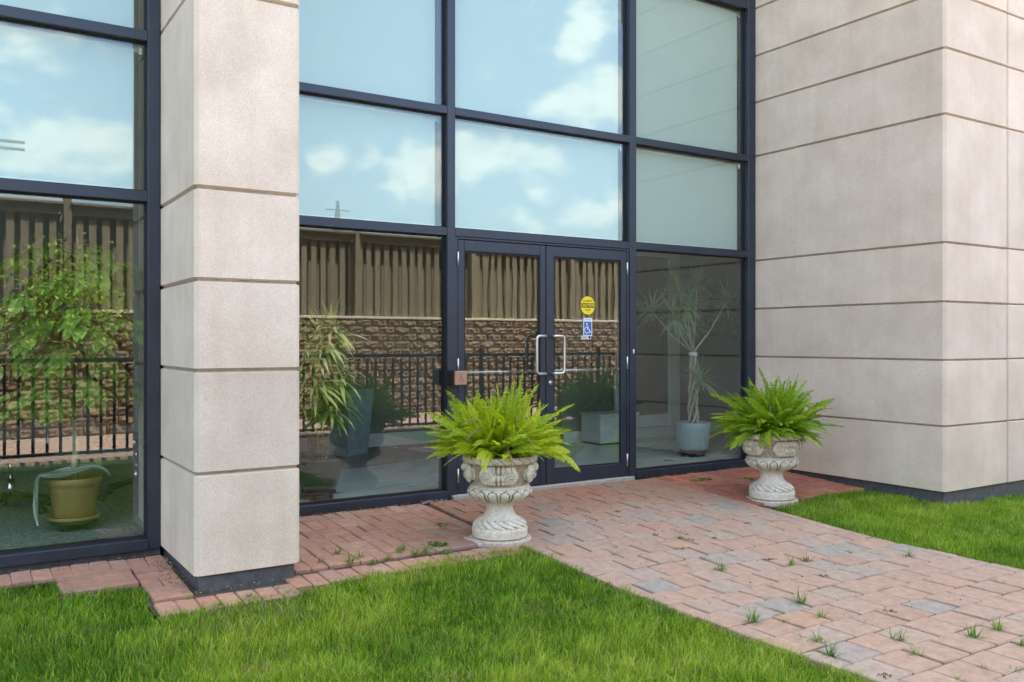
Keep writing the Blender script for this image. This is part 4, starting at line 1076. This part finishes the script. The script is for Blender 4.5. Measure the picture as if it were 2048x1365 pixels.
# ------------------------------------------------------------------ grass
from math import floor as _fl
def in_poly(px, py, poly):
    c = np.zeros(len(px), bool); n = len(poly)
    for i in range(n):
        x0, y0 = poly[i]; x1, y1 = poly[(i+1) % n]
        k = ((y0 > py) != (y1 > py)) & (px < (x1-x0)*(py-y0)/(y1-y0+1e-12)+x0); c ^= k
    return c
rng = np.random.default_rng(4)
def vnoise(x, y, s, seed):
    r_ = np.random.default_rng(seed); g = r_.random((64, 64)); u = x*s; v = y*s
    i = np.floor(u).astype(int); j = np.floor(v).astype(int); a = u-i; b = v-j; a = a*a*(3-2*a); b = b*b*(3-2*b)
    G = lambda p, q: g[p % 64, q % 64]
    return (G(i, j)*(1-a)+G(i+1, j)*a)*(1-b)+(G(i, j+1)*(1-a)+G(i+1, j+1)*a)*b
def grass(name, poly, label, dens_near=15000, dens_far=11000, edge_w=.0):
    P = np.array(poly); lo, hi = P.min(0), P.max(0); area = (hi-lo).prod(); n = int(area*dens_near)
    x = rng.uniform(lo[0], hi[0], n); y = rng.uniform(lo[1], hi[1], n)
    # ragged edge
    ex = x+(vnoise(x, y, 9, 3)-.5)*.05; ey = y+(vnoise(x, y, 9, 5)-.5)*.05
    k = in_poly(ex, ey, poly)
    dep = x*SN+y*CS; lat = (x*CS-y*SN)/np.maximum(dep, .01)
    view = (dep > 1.9) & (np.abs(lat) < .64) & (dep*.42 > 1.3-0.0*dep)
    pr = np.where(view, np.clip(np.where(dep < 4, 1, dens_far/dens_near), 0, 1), .08)
    k &= rng.random(n) < pr
    x, y, dep = x[k], y[k], dep[k]; n = len(x); view = view[k]
    big = vnoise(x, y, 1.6, 11); med = vnoise(x, y, 6.5, 12); fine = vnoise(x, y, 22, 13)
    h = (.018+.020*med+.014*big)*rng.uniform(.5, 1.45, n); wd = rng.uniform(.0016, .0046, n)*np.where(view, 1, 3)*np.where(dep > 4.5, 1.25, 1)
    az = rng.uniform(0, 2*np.pi, n); lean = rng.uniform(.1, .95, n)*(.6+.7*fine); la = az*.35+2.2+3.5*med
    la = np.where(rng.random(n) < .38, la, az)
    z = -.065-.05*np.clip(6.57-y, 0, 2.6)-.033
    sx, sy = -np.sin(la+rng.uniform(-.6, .6, n)), np.cos(la+rng.uniform(-.6, .6, n)); dx, dy = np.cos(la), np.sin(la)
    h = h+.03
    V = np.zeros((n, 5, 3))
    for c, (a, hh, ww) in enumerate(((0, 0, 1), (0, 0, -1), (.32, .6, .85), (.32, .6, -.85), (1, 1, 0))):
        V[:, c, 0] = x+dx*lean*h*a+sx*wd*ww*.5; V[:, c, 1] = y+dy*lean*h*a+sy*wd*ww*.5; V[:, c, 2] = z+h*hh*np.sqrt(np.clip(1-(lean*a*.6)**2, .1, 1))
    T = np.array([(0, 1, 3), (0, 3, 2), (2, 3, 4)])
    Fc = (np.arange(n)[:, None, None]*5+T[None]).reshape(-1, 3)
    me = bpy.data.meshes.new(name); me.vertices.add(n*5); me.vertices.foreach_set('co', V.ravel())
    me.loops.add(len(Fc)*3); me.loops.foreach_set('vertex_index', Fc.ravel().astype(np.int32)); me.polygons.add(len(Fc)); me.polygons.foreach_set('loop_start', np.arange(len(Fc), dtype=np.int32)*3)
    me.update(calc_edges=True); me.validate()
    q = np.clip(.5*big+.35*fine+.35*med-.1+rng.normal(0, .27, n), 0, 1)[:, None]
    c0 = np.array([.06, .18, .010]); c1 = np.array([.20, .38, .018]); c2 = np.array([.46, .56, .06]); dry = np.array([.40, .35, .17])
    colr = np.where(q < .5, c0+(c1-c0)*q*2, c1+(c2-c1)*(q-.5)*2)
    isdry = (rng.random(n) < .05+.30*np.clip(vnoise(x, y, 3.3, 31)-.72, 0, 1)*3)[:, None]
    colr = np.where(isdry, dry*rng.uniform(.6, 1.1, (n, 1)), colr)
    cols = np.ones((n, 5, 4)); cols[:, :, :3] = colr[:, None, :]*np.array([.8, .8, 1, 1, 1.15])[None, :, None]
    at = me.color_attributes.new('tint', 'FLOAT_COLOR', 'POINT'); at.data.foreach_set('color', cols.ravel().astype(np.float32))
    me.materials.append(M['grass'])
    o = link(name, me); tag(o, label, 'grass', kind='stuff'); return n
LP = [(-2.6, 5.74), (.62, 5.70), (.635, 5.42), (.95, 5.37), (.925, 4.87), (1.3, 4.86), (1.76, 4.90), (2.1, 4.99), (2.6, 5.02), (3.0, 5.06), (3.38, 5.03), (3.385, 4.3), (3.375, 3.7), (3.345, 3.0), (3.32, .3), (-2.6, .3)]
RP = [(5.93, 5.10), (6.4, 5.17), (6.84, 5.25), (7.1, 5.24), (7.32, 5.12), (7.37, 4.80), (7.37, 4.42), (11, 4.42), (11, .3), (5.82, .3), (5.825, 3), (5.815, 3.87), (5.84, 4.58)]
grass('grass', LP, 'bright green lawn between the stone pillar and the paver path')
grass('grass', RP, 'bright green lawn in front of the long stone clad wall')

# ------------------------------------------------------------------ weeds and litter on the paving
def tuft_mesh(n, ln, mat, spread=1.0):
    b = MB()
    for k in range(n):
        a = random.uniform(0, 6.28); e_ = R(random.uniform(25, 80)/spread)
        blade(b, (random.uniform(-.018, .018)*spread, random.uniform(-.018, .018)*spread, -.004), (math.cos(a)*math.cos(e_), math.sin(a)*math.cos(e_), math.sin(e_)), ln*random.uniform(.5, 1.2), .0045, random.uniform(.2, .9), seg=3)
    return b.mesh('blades', mat)
def leafy_mesh(n, r):
    b = MB()
    for k in range(n):
        a = random.uniform(0, 6.28); q = r*math.sqrt(random.random())
        leaf6(b, Vector((q*1.5*math.cos(a), q*math.sin(a), random.uniform(.0, .018))), Vector((math.cos(a), math.sin(a), random.uniform(-.1, .7))), random.uniform(.018, .034), random.uniform(.010, .018))
    return b.mesh('leaves', M['weed'])
M['weed'] = leaf_mat('weed leaves', [(0, (.06, .16, .02)), (.6, (.14, .29, .03)), (1, (.30, .38, .07))], .35, .5)
random.seed(31)
tm = [tuft_mesh(random.randint(26, 44), random.uniform(.065, .095), M['weed']) for i in range(4)]; ts = [tuft_mesh(34, .055, M['weed'], 1.8) for i in range(3)]
lm = [leafy_mesh(random.randint(26, 44), random.uniform(.03, .05)) for i in range(3)]
def C1(*p): return [(1048+a/4.096, 940+b/4.096) for a, b in p]
def C2(*p): return [(1400+a/4.096, 1080+b/4.096) for a, b in p]
def C3(*p): return [(1748+a/4.477, 1060+b/4.477) for a, b in p]
def weed(p, me, name, label, group, s=1):
    g = on_ground(*p)
    if PX0+.05 < g.x < PX1-.05 and 'path' in label:      # weeds root in the joints
        r_ = int((6.52-g.y)/PH); o_ = rowoff[min(r_, len(rowoff)-1)]
        jx = PX0-o_+round((g.x-PX0+o_)/PW)*PW; jy = 6.52-round((6.52-g.y)/PH)*PH
        if abs(jx-g.x) < abs(jy-g.y)*1.6: g.x = jx
        else: g.y = jy
    t = thing(name, (g.x, g.y, g.z+.006), label, 'weed', group, (0, 0, random.uniform(0, 6)))
    link(me.name.split('.')[0], me, t, loc=(0, 0, 0)); t.scale = (s, s, s)
for p in C2((1720, 150), (775, 225), (900, 180), (980, 650), (480, 700), (1770, 960), (1090, 955), (830, 530), (890, 880), (1520, 860))+C3((880, 985), (1090, 915), (1330, 1045))+C1((1230, 585), (1640, 835)):
    weed(p, random.choice(tm), 'grass_tuft', 'upright grass tuft sprouting from a joint of the paver path', 'grass tufts in the path joints', random.uniform(.7, 1.1))
for p in C2((1230, 108), (300, 135), (490, 490), (600, 530), (1240, 438), (540, 578), (640, 620), (750, 660), (1310, 722), (1720, 538), (190, 258), (910, 815))+C3((1090, 488), (1290, 482), (1330, 942), (1290, 1312), (650, 410), (920, 1262), (860, 1335))+C1((540, 597), (785, 688), (1370, 792)):
    weed(p, random.choice(ts), 'weed_patch', 'low flat grassy weed lying in a joint of the paver path', 'low weeds in the path joints', random.uniform(.7, 1.15))
for p in [(1410, 962), (1395, 964), (1497, 961)]: weed(p, random.choice(lm), 'leafy_weed', 'leafy green weed clump on the dark red bricks by the doors', 'leafy weeds on the red bricks', .9)
weed((1322, 948), random.choice(lm), 'leafy_weed', 'leafy weed growing against the sill below the blue pot pane', None, 1.0)
for p in [(885, 1053), (868, 1092), (880, 1094), (893, 1108)]: weed(p, random.choice(lm), 'leafy_weed', 'leafy green weed between bricks beside the carved urn', 'leafy weeds by the urn', .85)
for p in [(805, 1103), (798, 1108), (720, 1118), (700, 1128), (640, 1128), (775, 1122), (830, 1112), (600, 1128), (675, 1110), (850, 1108), (745, 1132)]: weed(p, random.choice(tm), 'grass_tuft', 'wispy grass tuft among the red bricks right of the pillar', 'grass tufts among the red bricks', random.uniform(.5, 1.05))
for p in [(500, 1195), (560, 1180), (440, 1212), (380, 1200)]: weed(p, random.choice(tm), 'grass_tuft', 'small grass tuft at the foot of the stone pillar', 'grass tufts at the pillar foot', .55)
def litter_mesh():
    b = MB()
    for k in range(9):
        x, y = random.gauss(0, .018), random.gauss(0, .012); a = random.uniform(0, 6.28); l = random.uniform(.01, .026)
        b.tube([(x, y, .003), (x+l*.5*math.cos(a), y+l*.5*math.sin(a), random.uniform(.004, .012)), (x+l*math.cos(a+.5), y+l*math.sin(a+.5), .003)], [.0018, .0022, .0012], 5)
    return b.mesh('twigs', M['twig'])
lt = [litter_mesh() for i in range(3)]
for p in C1((930, 325), (770, 355), (1085, 547), (1365, 588), (1290, 662), (1560, 572), (1830, 452), (2010, 752))+C2((565, 178), (1020, 315), (1560, 607), (1500, 1140)):
    g = on_ground(*p); o = link('twig_litter', random.choice(lt), None, (g.x, g.y, g.z+.012), (0, 0, random.uniform(0, 6)))
    tag(o, 'little heap of dead brown twigs lying on the paver path', 'litter', 'twig litter on the path')

# dry leaf crumbs blown against the sills and the pillar
def crumbs(name, label, spots, mat):
    b = MB()
    for (x0, x1, y0, y1, n) in spots:
        for k in range(n):
            x = random.uniform(x0, x1); y = y1-(y1-y0)*abs(random.gauss(0, .45)) % (y1-y0); z = zg(y)+.013; a = random.uniform(0, 6.28); l = random.uniform(.006, .02); w2 = l*random.uniform(.3, .6)
            d = Vector((math.cos(a), math.sin(a), 0)); e = Vector((-d.y, d.x, 0)); p = Vector((x, y, z+random.uniform(.0, .006)))
            b.add([p-d*l*.5, p+e*w2*.5+Vector((0, 0, .004)), p+d*l*.5, p-e*w2*.5, p+Vector((0, 0, -.003))], [(0, 1, 2), (0, 2, 3), (0, 4, 1), (1, 4, 2), (2, 4, 3), (3, 4, 0)])
    tag(b.build(name, mat), label, 'litter', kind='stuff')
M['crumb'] = piece_mat('dry leaf crumbs', [(0, (.16, .10, .06)), (.5, (.30, .22, .14)), (1, (.42, .35, .25))], (.2, .14, .09), .2)
crumbs('leaf_litter', 'dry leaf crumbs blown against the sills and the pillar plinth', [(1.9, 3.55, 6.44, 6.55, 190), (5.7, 7.3, 6.46, 6.55, 110), (1.08, 1.19, 5.1, 5.9, 130), (-.6, 1.1, 5.88, 5.99, 120), (1.15, 1.8, 5.04, 5.12, 50), (7.2, 7.37, 5.2, 6.5, 80), (3.4, 5.8, 2.4, 6.4, 130)], M['crumb'])
crumbs('paint_flakes', 'white flakes lying by the sill end next to the door', [(3.30, 3.56, 6.44, 6.55, 70)], M['white_brick'])
